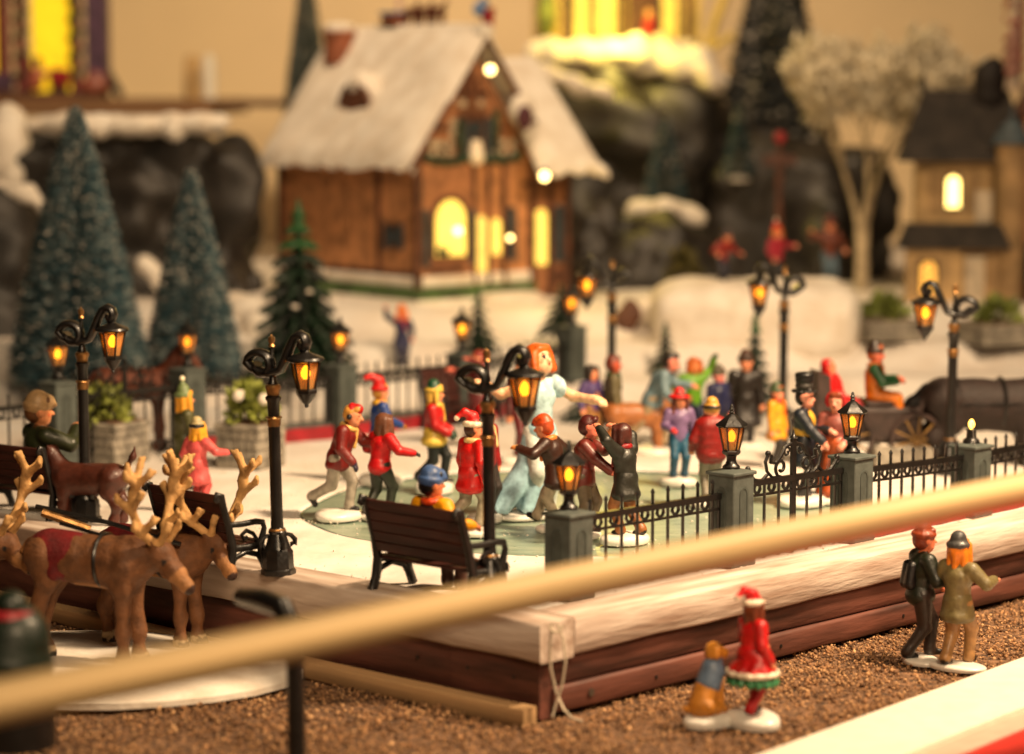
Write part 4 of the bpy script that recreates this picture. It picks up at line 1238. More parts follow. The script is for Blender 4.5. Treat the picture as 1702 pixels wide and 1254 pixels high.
person('woman in red bonnet and dusky pink shawl over an orange-brown skirt', G(1388, 836), -20, 6.55, (1.3, 1.2, .4), 'strolling couple in old-fashioned dress',
       top=srgb(150, 92, 84), pants=srgb(150, 80, 40), skirt=srgb(176, 92, 44), skirt_len=.47, skirt_r=.2, hat='bonnet', hatc=srgb(176, 36, 42), hair=srgb(150, 80, 50), skin=srgb(232, 168, 146),
       hands={'L': (.0, .16, -.22), 'R': (.0, .16, -.22)}, stout=1.1)
person('woman in olive coat with pale green bobble hat behind the pink child', G(308, 822), 112, 6.4, (1.3, 1.1, .3), 'woman and child by the bench',
       top=srgb(96, 96, 62), pants=srgb(70, 34, 28), hat='pom', hatc=srgb(132, 148, 104), hatc2=srgb(240, 230, 205), hair=srgb(232, 174, 62), hairstyle='wavy', coat=.24, skirt_r=.155,
       hands={'L': (.05, .06, -.3), 'R': (.04, .08, -.3)})
person('child in pink coat with pale hat and dark goggles, navy mitten held out', G(330, 852), 150, 5.3, (1.1, 1.0, .3), 'woman and child by the bench',
       top=srgb(222, 112, 112), pants=srgb(200, 100, 100), hat='cuffed', hatc=srgb(196, 182, 140), hatc2=srgb(40, 36, 40), hair=srgb(236, 178, 60), hairstyle='wavy', glove=srgb(42, 36, 82), coat=.2, skirt_r=.16, vox=.075,
       hands={'L': (.06, .04, -.28), 'R': (.17, .16, -.12)})
p = BENCH['A'][0] + eL * .75 + eR * .5
person('boy in blue cap, black waistcoat and yellow sleeves sitting on the front bench', p, 137 + 6, 7.2, None, None,
       top=srgb(232, 168, 22), vest=srgb(26, 18, 18), pants=srgb(86, 52, 38), hat='flatcap', hatc=srgb(84, 112, 158), hatc2=srgb(70, 96, 140), hair=srgb(24, 18, 18), scarf=srgb(212, 84, 28), skin=srgb(214, 140, 100), vox=.07,
       hip=.365, feet={'L': (.06, .22, .04), 'R': (-.06, .22, .04)}, hands={'L': (.06, .16, -.2), 'R': (.16, .08, -.13)}, lean=-.10, turn=-.55)
p = BENCH['C'][0] + eL * -1.0 + eR * .2
person('man in tan cap and dark green jacket sitting on the left bench', p, 137 - 12, 9.2, None, None,
       top=srgb(62, 68, 40), pants=srgb(60, 48, 36), hat='flatcap', hatc=srgb(186, 158, 120), hatc2=srgb(150, 122, 86), hair=srgb(120, 84, 54), skin=srgb(224, 160, 116), collar=srgb(120, 84, 52), vox=.08, stout=1.12,
       hip=.275, feet={'L': (.06, .30, .04), 'R': (-.06, .28, .04)}, hands={'L': (.02, .2, -.1), 'R': (-.02, .22, .02)}, lean=-.05, turn=-.3)
person('child in navy coat with orange hair and red scarf waving behind the rear fence', GT(668, 618), 10, 5.0, (1.0, .9, .25), None,
       top=srgb(40, 44, 90), pants=srgb(44, 44, 84), hat='beanie', hatc=srgb(232, 136, 40), hair=srgb(232, 140, 50), hairstyle='wavy', scarf=srgb(190, 36, 46), coat=.16, skirt_r=.16, vox=.11,
       hands={'L': (.06, .05, -.26), 'R': (.16, .02, .22)}, skin=srgb(236, 160, 140))
# on the gravel
GZ = gz + .12
person('girl in red fur-trimmed dress and santa cap standing on the gravel', G(1250, 1205, GZ), 118, 5.7, (1.75, 1.25, .6), 'girl and dog on the gravel',
       top=srgb(196, 24, 26), pants=srgb(186, 24, 30), shoe=srgb(22, 20, 22), hat='santa', hatc=srgb(206, 26, 34), hatc2=srgb(238, 224, 204), hair=srgb(128, 70, 40), hairstyle='long', cuff=srgb(236, 222, 204), skirt=srgb(196, 22, 26), skirt_len=.16, skirt_r=.24, vox=.08,
       hands={'L': (.02, .16, -.2), 'R': (.05, .06, -.28)}, feet={'L': (.04, .02, .04), 'R': (-.04, -.05, .04)},
       extra=lambda T, Hd, pel: [('underskirt', [('c', pel + V3(.13 * math.cos(a), .11 * math.sin(a), -.12 + .0), .035, pel + V3(.22 * math.cos(a), .19 * math.sin(a), -.22), .035) for a in [2 * PI * i / 16 for i in range(16)]] + [('c', pel + V3(0, 0, -.1), .1, pel + V3(0, 0, -.15), .12)], [srgb(70, 140, 96)] * 17),
                                 ('fur_trim', [('c', pel + V3(.225 * math.cos(a), .20 * math.sin(a), -.14), .026, pel + V3(.225 * math.cos(a + .4), .20 * math.sin(a + .4), -.14), .026) for a in [2 * PI * i / 16 for i in range(16)]], [srgb(240, 228, 208)] * 16)])
person('man in dark green jacket with brown cap and black backpack walking on the gravel', G(1528, 1100, GZ), 104, 6.95, (1.55, .95, .3), 'walking couple on the gravel',
       top=srgb(34, 42, 24), pants=srgb(56, 40, 30), hat='beanie', hatc=srgb(150, 76, 44), hair=srgb(140, 70, 44), skin=srgb(226, 140, 104), bag=srgb(16, 16, 18), collar=srgb(170, 100, 60), vox=.08, lean=.05,
       hands={'L': (.02, .16, -.22), 'R': (.03, .18, -.16)}, feet={'L': (.04, .10, .04), 'R': (-.04, -.12, .05)}, coat=.05, skirt_r=.12)
person('orange-haired woman in khaki jacket and grey cap walking on the gravel', G(1590, 1112, GZ), 142, 6.7, (1.65, 1.0, .3), 'walking couple on the gravel',
       top=srgb(128, 118, 82), pants=srgb(168, 132, 88), hat='beanie', hatc=srgb(84, 84, 84), hair=srgb(228, 146, 46), hairstyle='long', skin=srgb(230, 160, 130), vox=.08,
       hands={'L': (.03, .16, -.14), 'R': (.10, .18, -.10)}, feet={'L': (.05, -.10, .05), 'R': (-.05, .10, .04)}, coat=.14, skirt_r=.145)
# on the snow mound at the back
MT = 9.2
person('figurine in red-brown jacket with yellow boots on the snow mound', D(1198, 476, 236), 40, 5.0, None, None, top=srgb(150, 44, 34), pants=srgb(36, 36, 60), shoe=srgb(214, 166, 40), hat='beanie', hatc=srgb(70, 60, 70), vox=.12, lean=.35,
       hands={'L': (.1, .16, -.16), 'R': (.16, .1, -.16)})
person('child in red cap and crimson coat riding behind the lamp top', D(1290, 478, 236), 40, 5.3, None, None, top=srgb(168, 36, 62), pants=srgb(26, 24, 30), shoe=srgb(24, 24, 26), hat='pom', hatc=srgb(196, 26, 30), hair=srgb(210, 140, 60), hairstyle='bob', vox=.12,
       hands={'L': (.18, .1, -.08), 'R': (.06, .1, -.26)})
person('figurine in brown coat and blue-grey trousers in front of the dark rock at back', D(1378, 478, 244), 10, 6.2, None, None, top=srgb(120, 64, 44), pants=srgb(88, 110, 124), hat='beanie', hatc=srgb(110, 40, 36), vox=.12,
       hands={'L': (.1, .05, -.2), 'R': (.18, .05, .05)})
person('dark figurine in fur hat and brown coat beside the small fir', G(1238, 742), 0, 6.4, (1.2, 1.0, .3), None, top=srgb(44, 36, 32), pants=srgb(36, 30, 28), hat='cuffed', hatc=srgb(92, 60, 40), hatc2=srgb(80, 54, 38), hair=srgb(60, 40, 30), coat=.3, skirt_r=.2, stout=1.25, vox=.1)
# ------------------------------------------------------------------ animals
def quadruped(t, L, hb, col, belly=None, hoof=(.05, .04, .035), leg_low=None, neck=(.55, 1.0), head=.5, head_drop=.1, muzzle=None, vox=.12, girth=1.0, tail=None, ears=True, mane=None, legk=1.0, matn='paint', step=.0, name='body', nose=None, turn=0.0, ramp=.02):
    """stands along local +x. L body length, hb back height"""
    P = []; Cc = []
    def c(a, ra, b, rb, col_): P.append(('c', np.asarray(a, float), ra, np.asarray(b, float), rb)); Cc.append(col_)
    g = L * .2 * girth; cz = hb - g * 1.0
    belly = belly or col; leg_low = leg_low or col
    c((-L * .36, 0, cz + g * .12), g * .98, (-L * .1, 0, cz), g * .95, col)
    c((-L * .1, 0, cz), g * .95, (L * .32, 0, cz - g * .05), g * 1.06, col)
    c((L * .25, 0, cz - g * .3), g * .8, (L * .42, 0, cz + g * .05), g * .7, col)
    c((-L * .05, 0, cz - g * .35), g * .7, (L * .15, 0, cz - g * .4), g * .72, belly)
    lr = g * .34 * legk
    for sy in (-1, 1):
        y = sy * g * .55; st = step * sy
        # front: shoulder, elbow, wrist, fetlock, hoof
        fx = L * .34
        c((fx, y, cz - g * .2), g * .52, (fx - L * .02, y, cz - g * 1.0), lr * 1.35, col)
        c((fx - L * .02, y, cz - g * 1.0), lr * 1.3, (fx + st * .4, y, hb * .27), lr * .95, col)
        c((fx + st * .4, y, hb * .27), lr * .95, (fx + st * .6, y, hb * .09), lr * .72, col)
        c((fx + st * .6, y, hb * .09), lr * .75, (fx + st * .7 + L * .015, y, lr * .8), lr * .9, leg_low)
        c((fx + st * .7 + L * .02, y, lr * .75), lr * .92, (fx + st * .7 + L * .04, y, lr * .55), lr * .8, hoof)
        # hind: thigh, stifle, hock, hoof
        hx = -L * .40
        c((hx + L * .02, y * .9, cz + g * .1), g * .72, (hx + L * .07, y, cz - g * .75), g * .48, col)
        c((hx + L * .07, y, cz - g * .75), g * .42, (hx - L * .07 - st * .4, y, hb * .33), lr * 1.05, col)
        c((hx - L * .07 - st * .4, y, hb * .33), lr * 1.0, (hx - L * .03 - st * .5, y, hb * .10), lr * .75, col)
        c((hx - L * .03 - st * .5, y, hb * .10), lr * .78, (hx - L * .02 - st * .5, y, lr * .8), lr * .9, leg_low)
        c((hx - L * .02 - st * .5, y, lr * .75), lr * .92, (hx - st * .5, y, lr * .55), lr * .8, hoof)
    # neck and head
    n0 = np.array((L * .40, 0, cz + g * .25)); n1 = n0 + np.array((L * neck[0] * .5, 0, L * neck[1] * .5))
    c(n0, g * .72, (n0 + n1) / 2, g * .55, col); c((n0 + n1) / 2, g * .55, n1, g * .46, col)
    hl = L * head
    hd = np.array((math.cos(head_drop) * math.cos(turn), math.sin(turn) * math.cos(head_drop), -math.sin(head_drop)))
    h1 = n1 + hd * hl * .45; h2 = n1 + hd * hl * .85
    c(n1, g * .47, h1, g * .36, col); c(h1, g * .36, h2, g * .24, muzzle or col)
    c(h2 - hd * .02, g * .2, h2 + hd * g * .12, g * .19, nose or (.03, .02, .02))
    sd = np.cross(hd, (0, 0, 1)); sd = sd / np.linalg.norm(sd)
    if ears:
        for s in (-1, 1):
            c(n1 + sd * s * g * .3 + np.array((0, 0, g * .3)), g * .13, n1 + sd * s * g * .75 - hd * g * .15 + np.array((0, 0, g * .6)), g * .05, col)
    if tail == 'short': c((-L * .53, 0, cz + g * .5), g * .18, (-L * .6, 0, cz + g * .2), g * .1, belly)
    elif tail == 'up': c((-L * .52, 0, cz + g * .5), g * .22, (-L * .66, 0, cz + g * 1.6), g * .17, col); c((-L * .66, 0, cz + g * 1.6), g * .17, (-L * .70, 0, cz + g * 2.4), g * .06, col)
    elif tail == 'long': c((-L * .52, 0, cz + g * .6), g * .16, (-L * .62, 0, cz), g * .26, mane or col); c((-L * .62, 0, cz), g * .26, (-L * .6, 0, cz - g * 1.4), g * .1, mane or col)
    if mane: c(n0 + (-.1, 0, g * .5), g * .25, n1 + (-g * .2, 0, g * .25), g * .22, mane)
    dots = [(n1 + hd * hl * .25 + sd * s * g * .36 + np.array((0, 0, g * .12)), g * .13, (.01, .01, .01)) for s in (-1, 1)]
    solid(name, P, Cc, matn, t, vox, k=g * .35, amp=ramp * g, freq=5 / g, dots=dots)
    return n1, hd, sd, g, cz
def antlers(t, n1, g, hd, sd, k=1.0, seed=0):
    r = random.Random(seed); col = srgb(206, 168, 116)
    for s in (-1, 1):
        P = []
        def c(a, ra, b, rb): P.append(('c', np.asarray(a, float), ra, np.asarray(b, float), rb))
        b0 = n1 + sd * s * g * .25 + np.array((0, 0, g * .35))
        up = np.array((0, 0, 1.0)); out = sd * s; bk = -hd * np.array((1, 1, 0))
        p1 = b0 + (out * .75 + up * .7 + bk * .5) * g * k
        p2 = p1 + (out * .6 + up * 1.0 + bk * .1) * g * k
        p3 = p2 + (out * .05 + up * 1.0 - bk * .35) * g * k
        rr = g * .185
        c(b0, rr, p1, rr); c(p1, rr, p2, rr * .95); c(p2, rr * .95, p3, rr * .9)
        P.append(('e', (p2 + p3) * .5 + up * g * .1, np.array((.26, .22, .45)) * g * k))
        for a, d, l in ((b0, -bk * .8 + up * .8 + out * .2, .95), (p1, -bk * .9 + up * .5, .85), (p1, out * .8 + up * .4, .6), (p2, -bk * .9 + up * .6 + out * .4, .95), (p2, bk * .8 + up * .5 + out * .4, .75), (p3, out * .9 + up * .5, .8), (p3, -bk * 1.0 + up * .5, .85), (p3, bk * .7 + up * .8, .7), (p3, -out * .5 + up, .75)):
            e = a + d * g * k * l; c(a, rr * 1.0, e, rr * .72)
            c(e, rr * .72, e + (up * .5 + d * .2) * g * k * .4, rr * .55); c(e, rr * .65, e + (d * .7 - out * .4) * g * k * .4, rr * .5)
        solid('antler', P, [col] * len(P), 'paint_matte', t, .09, k=.12)
DEER = srgb(122, 84, 52); DEERB = srgb(166, 124, 82)
def reindeer(label, loc, yaw, L, hb, seed, turn=0.0, drop=.8, blanket=True, k=1.0, neck=(.42, .02)):
    t = thing('reindeer', label, 'reindeer', loc, yaw, 'reindeer of the sleigh team')
    n1, hd, sd, g, cz = quadruped(t, L, hb, DEER, belly=DEERB, hoof=srgb(40, 30, 26), leg_low=srgb(206, 186, 156), neck=neck, head=.38, head_drop=drop, muzzle=DEERB, tail='short', vox=.11, turn=turn, step=.25, nose=srgb(70, 44, 34), girth=.98, legk=.85, matn='paint_matte', ramp=.05)
    antlers(t, n1, g, hd, sd, k, seed)
    if blanket:
        P = [('c', (-L * .34, 0, cz + g * .12), g * 1.06, (-L * .14, 0, cz + g * .05), g * 1.04), ('c', (-L * .25, g * .75, cz - g * .5), g * .35, (-L * .25, -g * .75, cz - g * .5), g * .35)]
        solid('saddle_blanket', P, [srgb(116, 14, 20)] * 2, 'paint_matte', t, .12, k=.2)
    for (a, b, nm) in (((L * .40, 0, cz), g * .82, 'collar_strap'), ((L * .12, 0, cz - .02), g * 1.07, 'girth_strap')):
        pts = [(a[0] + (.25 * math.cos(u) if nm[0] == 'c' else 0), b * math.sin(u), a[2] + b * math.cos(u)) for u in [2 * PI * i / 24 for i in range(24)]]
        MB().tube(pts, .10, 6, closed=True).build(nm, 'iron', t)
    return t
bz = gz + .75
reindeer('brown reindeer with red blanket and broad antlers, front of the team, head lowered', G(172, 1102, bz) + Vector((-.5, -.6, 0)), R(-16), 6.6, 7.0, 1, turn=-.1, k=1.0)
reindeer('brown reindeer farther back beside the platform, antlers rising before the empty bench', G(284, 1076, bz) + Vector((-.9, .6, 0)), R(-24), 6.2, 6.4, 2, turn=-.5, drop=.75, k=1.0, neck=(.45, .12))
reindeer('brown reindeer cut off by the left picture edge, behind the green sack', G(-40, 1090, bz) + Vector((-2.2, .8, 0)), R(-14), 6.6, 7.0, 3, turn=-.4, drop=.5, k=.9)
# shafts of the sleigh
sl = thing('sleigh_harness', 'dark wooden shafts and straps joining the reindeer', 'harness', G(120, 1080, bz))
o_ = sl.location
a1, a2 = D(60, 842, 143) - o_, D(300, 905, 141) - o_
MB().tube([a1, (a1 + a2) * .5 + Vector((0, 0, .15)), a2], .13, 8).build('shaft', 'iron', sl)
a3, a4 = D(100, 870, 139) - o_, D(210, 902, 137.5) - o_
MB().tube([a3, a4], .11, 8).build('shaft', 'iron', sl)
a5, a6 = D(70, 852, 141.4) - o_, D(150, 880, 141.4) - o_
MB().tube([a5, a6], .22, 8).build('yellow_strap', 'brass', sl)
snowp = thing('base_plate', 'white snow-covered base plate under the reindeer team', 'base plate', G(150, 1122, gz + .1), R(4))
plinth(snowp, 10.8, 9.2, .8, name='plate', seed=4, matn='snow')
# dogs
def dog(label, loc, yaw, L, hb, col, **kw):
    t = thing('dog', label, 'dog', loc, yaw)
    quadruped(t, L, hb, col, hoof=col, neck=kw.pop('neck', (.35, .5)), head=.36, head_drop=.2, tail=kw.pop('tail', 'up'), vox=.1, legk=.95, **kw)
    return t
dog('brown dog with upright tail standing beside the seated man', G(150, 868), R(158), 4.6, 3.6, srgb(96, 54, 40), girth=1.0)
dog('tan dog on the rink behind the dancing couple', G(1058, 752), R(8), 4.4, 3.6, srgb(170, 116, 70), tail='up', girth=.95)
# sitting dog on the gravel
t = thing('dog', 'golden dog in a blue vest sitting beside the girl in the red dress', 'dog', G(1178, 1205, GZ), R(28), 'girl and dog on the gravel')
plinth(t, 1.35, 1.15, .55, name='snow_base', seed=9)
gc = srgb(206, 148, 66); bl = srgb(110, 128, 150)
P = [('c', (-.35, 0, .55), .62, (-.1, 0, 1.5), .5), ('c', (-.1, 0, 1.3), .5, (.2, 0, 2.2), .46), ('c', (.2, 0, 2.2), .4, (.3, 0, 2.9), .34), ('c', (.3, 0, 3.1), .42, (.75, 0, 3.0), .26), ('c', (.75, 0, 3.0), .22, (.92, 0, 2.97), .14),
     ('c', (.35, .28, 1.9), .22, (.5, .28, .35), .17), ('c', (.35, -.28, 1.9), .22, (.5, -.28, .35), .17), ('c', (.5, .28, .3), .18, (.7, .28, .25), .15), ('c', (.5, -.28, .3), .18, (.7, -.28, .25), .15),
     ('c', (-.3, .5, .5), .36, (.1, .5, .4), .28), ('c', (-.3, -.5, .5), .36, (.1, -.5, .4), .28), ('c', (-.85, 0, .3), .16, (-1.2, .3, .4), .12),
     ('c', (.2, .36, 3.3), .15, (.12, .46, 2.95), .11), ('c', (.2, -.36, 3.3), .15, (.12, -.46, 2.95), .11)]
P = [(p[0], np.array(p[1]), p[2] * 1.18, np.array(p[3]), p[4] * 1.18) for p in P]
o = solid('body', P, [gc, gc, bl, gc, gc, (.03, .02, .02)] + [gc] * 8, 'paint', t, .07, k=.12, amp=.02, freq=3); o.location.z = .5
P = [('c', (-.02, 0, 1.55), .66, (.2, 0, 2.2), .61), ('c', (.1, 0, 2.4), .45, (.2, 0, 2.5), .43)]
o = solid('vest', P, [bl, bl], 'paint', t, .07, k=.1, amp=.02, freq=3); o.location.z = .5
# horses
def horse(label, loc, yaw, L, hb, col, mane, group=None, harness=True):
    t = thing('horse', label, 'horse', loc, yaw, group)
    n1, hd, sd, g, cz = quadruped(t, L, hb, col, hoof=(.03, .025, .02), neck=(.55, .75), head=.42, head_drop=.9, tail='long', mane=mane, vox=.14, girth=1.0, step=.2, matn='paint_matte')
    if harness:
        for sy in (-1, 1): MB().tube([(-L * .5, sy * g * .5, cz), (-L * .3, sy * g * 1.0, cz + .1), (L * .38, sy * g * 1.0, cz + .1)], .1, 6).build('trace', 'iron', t)
        MB().tube([(-L * .28, g * 1.03 * math.sin(u), cz + .05 + g * 1.03 * math.cos(u)) for u in [2 * PI * i / 24 for i in range(24)]], .11, 6, closed=True).build('harness_strap', 'iron', t)
        for x, b in ((L * .38, g * .95), (L * .1, g * 1.04)):
            MB().tube([(x, b * math.sin(u), cz + b * math.cos(u)) for u in [2 * PI * i / 24 for i in range(24)]], .13, 6, closed=True).build('harness_strap', 'iron', t)
    return t
horse('dark brown carriage horse beyond the right-hand fence', G(1640, 772), R(4), 8.6, 6.0, srgb(50, 33, 27), srgb(20, 16, 16))
horse('reddish brown horse standing behind the left gate', Vector((rq[0] + eR * 7.2).to_tuple()) + Vector((-1.2, 4.5, 0)), R(12), 5.4, 6.0, srgb(112, 62, 38), srgb(70, 36, 24))
# ------------------------------------------------------------------ trees
def brush_tree(label, loc, h, r0, n, seed, tip=srgb(180, 196, 194), inner=srgb(12, 30, 36), inner2=srgb(42, 84, 96), frost=.2, group='frosted bottle-brush trees', thick=.055, base=True, name='bottle_brush_tree'):
    r = np.random.RandomState(seed)
    t = thing(name, label, 'tree', loc, r.uniform(0, 6), group)
    # bristles from the wire core outwards
    u = r.uniform(0, 1, n) ** .75                      # more at the bottom
    z = h * (.06 + .93 * (1 - u))
    rad = (r0 * (1 - (z / h)) ** .82 + .18) * r.uniform(.84, 1.04, n)
    az = r.uniform(0, 2 * PI, n)
    d = np.stack([np.cos(az), np.sin(az), r.uniform(-.12, .32, n)], 1)
    a = np.stack([np.zeros(n), np.zeros(n), z], 1)
    rad0 = rad * .25
    A = a + d * rad0[:, None]; B = a + d * rad[:, None]
    sd = np.stack([-np.sin(az), np.cos(az), np.zeros(n)], 1); up = np.array([0, 0, 1.])
    th = thick * r.uniform(.6, 1.4, n)[:, None]
    V = np.stack([A + sd * th * .6, A - sd * th * .6, B - sd * th + up * th * .4, B + sd * th + up * th * .4, B + d * th * 1.2 - up * th], 1)
    Ft = np.array([(0, 1, 2), (0, 2, 3), (3, 2, 4), (0, 3, 4), (2, 1, 4)])
    F = (Ft[None] + (np.arange(n) * 5)[:, None, None]).reshape(-1, 3)
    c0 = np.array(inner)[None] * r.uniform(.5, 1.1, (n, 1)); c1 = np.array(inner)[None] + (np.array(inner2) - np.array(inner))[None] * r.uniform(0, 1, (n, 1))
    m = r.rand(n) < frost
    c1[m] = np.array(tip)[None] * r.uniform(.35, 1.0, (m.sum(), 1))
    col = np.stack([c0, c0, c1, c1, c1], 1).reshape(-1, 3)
    arrmesh('crown', V.reshape(-1, 3), F, 'needle', t, col=col)
    # snow specks on the tips, their white also standing in for glints
    k = int(n * .03); ii = r.choice(n, k, replace=False)
    base6 = np.array([(1, 0, 0), (-1, 0, 0), (0, 1, 0), (0, -1, 0), (0, 0, 1), (0, 0, -1)], float)
    fc = np.array([(0, 2, 4), (2, 1, 4), (1, 3, 4), (3, 0, 4), (2, 0, 5), (1, 2, 5), (3, 1, 5), (0, 3, 5)])
    V2 = (base6[None] * r.uniform(.06, .16, (k, 6, 1))) + B[ii][:, None, :]
    F2 = (fc[None] + (np.arange(k) * 6)[:, None, None]).reshape(-1, 3)
    arrmesh('snow_glint_specks', V2.reshape(-1, 3), F2, 'snow', t)
    MB().lathe([(.28, 0), (.22, h * .06), (.12, h * .5), (.06, h * .97)], 8).build('trunk', 'bark', t)
    if base: MB().lathe([(1.1, -.05), (1.15, .2), (.9, .45), (.3, .5)], 16).build('tree_base', 'snow', t)
    return t
def at_Y(px, py, Y): return D(px, py, Y)
brush_tree('tallest frosted bottle-brush tree in front of the left rock', at_Y(133, 655, 217), 23.8, 5.9, 22000, 1, frost=.17)
brush_tree('smaller frosted bottle-brush tree between the left rock and the house', at_Y(322, 640, 220), 18.2, 4.2, 16000, 2, frost=.17)
brush_tree('dark bottle-brush tree on the rock ledge at centre right', at_Y(1105, 342, 272), 9.0, 2.3, 3000, 3, frost=.12, tip=srgb(150, 140, 110))
brush_tree('dark slim bottle-brush tree beside the red-topped pole', at_Y(1228, 300, 276), 8.0, 1.6, 2000, 4, frost=.1, tip=srgb(150, 140, 110))
brush_tree('tall grey-frosted dark tree rising past the top of the picture', at_Y(1285, 330, 300), 32, 7.4, 4200, 5, frost=.22, tip=srgb(176, 170, 160), inner=srgb(20, 22, 24), inner2=srgb(40, 46, 50), thick=.3)
brush_tree('dark tree rising behind the left end of the house roof', at_Y(512, 330, 292), 26, 3.4, 4200, 6, frost=.3, tip=srgb(120, 126, 120), inner=srgb(24, 30, 30), inner2=srgb(60, 74, 74), thick=.14)

def tier_fir(label, loc, h, r0, tiers, seed, snow=True, col='leaf_dark', group='dark green moulded fir trees', tip=None):
    """moulded fir: drooping tiers of tapered boughs"""
    r = random.Random(seed)
    t = thing('fir_tree', label, 'tree', loc, r.uniform(0, 6), group)
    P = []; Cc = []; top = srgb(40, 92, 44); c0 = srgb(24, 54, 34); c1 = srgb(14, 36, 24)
    P.append(('c', (0, 0, .3), r0 * .35, (0, 0, h * .9), .18)); Cc.append(c1)
    for k in range(tiers):
        u = k / (tiers - 1); z = h * (.10 + .82 * u); rr = r0 * (1 - u) ** .85 + r0 * .10
        nb = max(6, int(15 * (1 - u) + 6))
        for j in range(nb):
            a = 2 * PI * (j + .5 * (k % 2)) / nb + r.uniform(-.1, .1); q = rr * r.uniform(.85, 1.1)
            e = (q * math.cos(a), q * math.sin(a), z - q * .22); m = (q * .5 * math.cos(a), q * .5 * math.sin(a), z + q * .06)
            w = h * .030 * (1 - .4 * u)
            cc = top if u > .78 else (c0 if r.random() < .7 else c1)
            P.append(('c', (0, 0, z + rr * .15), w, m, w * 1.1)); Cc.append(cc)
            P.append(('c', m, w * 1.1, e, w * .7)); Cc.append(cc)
    P.append(('c', (0, 0, h * .86), h * .035, (0, 0, h), h * .012)); Cc.append(top)
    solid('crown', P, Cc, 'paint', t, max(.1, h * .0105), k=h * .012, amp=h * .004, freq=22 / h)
    MB().lathe([(r0 * .2, -.05), (r0 * .16, h * .15)], 8).build('trunk', 'bark', t)
    if snow:
        for _ in range(7):
            u = r.uniform(.05, .7); a = R(-90) + r.uniform(-1.3, 1.3); q = (r0 * (1 - u) ** .85 + r0 * .1) * .95
            MB().ball((q * math.cos(a), q * math.sin(a), h * (.1 + .82 * u) - q * .1), (.3 * h / 14, .3 * h / 14, .18 * h / 14), 7, 5).build('snow_dab', 'snow', t)
    return t
tier_fir('dark green moulded fir tree standing at the left corner of the snowy house', at_Y(498, 632, 221), 15.0, 4.3, 11, 1)
tier_fir('small dark fir behind the rear fence lantern, in front of the house', GT(795, 592), 5.6, 1.7, 7, 2)
tier_fir('small dark fir under the house porch light, behind the lantern pillar', at_Y(932, 560, 226), 4.6, 1.9, 7, 3)
tier_fir('small dark fir behind the man in the pale blue jacket', GT(1106, 622), 4.6, 1.3, 7, 4)
tier_fir('slender small fir behind the dark fur-hatted figurine', GT(1254, 690), 8.3, 1.5, 9, 5)
tier_fir('low snow-laden fir bush behind the blue gown woman\'s arm', G(985, 700), 4.0, 2.6, 6, 6)

# white coral-like winter tree
def white_tree():
    r = random.Random(12); nr_ = np.random.RandomState(12)
    t = thing('white_tree', 'cream white leafy winter tree beside the tan house', 'tree', at_Y(1432, 492, 262), 0)
    m = MB(); tips = []
    def br(p, d, l, rad, dep):
        q = p + d * l
        mid = p + d * l * .5 + Vector((r.uniform(-.1, .1), r.uniform(-.1, .1), 0)) * l * .5
        m.tube([p, mid, q], [rad, rad * .85, rad * .7], 6)
        if dep == 0: tips.append((q, d)); return
        for k in range(3 if dep > 1 else 4):
            ax = Vector((r.uniform(-.8, .8), r.uniform(-.8, .8), r.uniform(.0, 1.5))).normalized()
            nd = (d * .62 + ax * .75).normalized()
            br(q, nd, l * r.uniform(.62, .85), rad * .62, dep - 1)
            if dep <= 2: tips.append((q, nd))
    for s in (-1, .15, .9):
        m.tube([(0, 0, 0), (s * .1, 0, 4), (s * .4, 0, 7.3)], [.75, .55, .36], 8)
        br(Vector((s * .4, 0, 7.2)), Vector((s * .30, r.uniform(-.2, .2), 1)).normalized(), 5.6, .34, 4)
    m.build('trunk', mat('cream_bark', (.52, .42, .27), .8, var=.2, bump=.5), t, 60)
    V = []; F = []; base = np.array([(1, 0, 0), (-1, 0, 0), (0, 1, 0), (0, -1, 0), (0, 0, 1), (0, 0, -1)], float)
    fc = np.array([(0, 2, 4), (2, 1, 4), (1, 3, 4), (3, 0, 4), (2, 0, 5), (1, 2, 5), (3, 1, 5), (0, 3, 5)])
    for (q, d) in tips:
        for k in range(6):
            c = np.array(q) + nr_.normal(size=3) * .55 + np.array(d) * nr_.uniform(-.6, .7)
            A = np.linalg.qr(np.stack([np.array(d) + nr_.normal(size=3) * .45, nr_.normal(size=3), nr_.normal(size=3)], 1))[0].T
            vv = (base * np.array([.95, .26, .14]) * nr_.uniform(.6, 1.4)) @ A + c
            F.append(fc + len(V) * 6); V.append(vv)
    arrmesh('crown', np.concatenate(V), np.concatenate(F), mat('cream_leaf', (.78, .69, .50), .7, var=.18, scale=2), t)
white_tree()

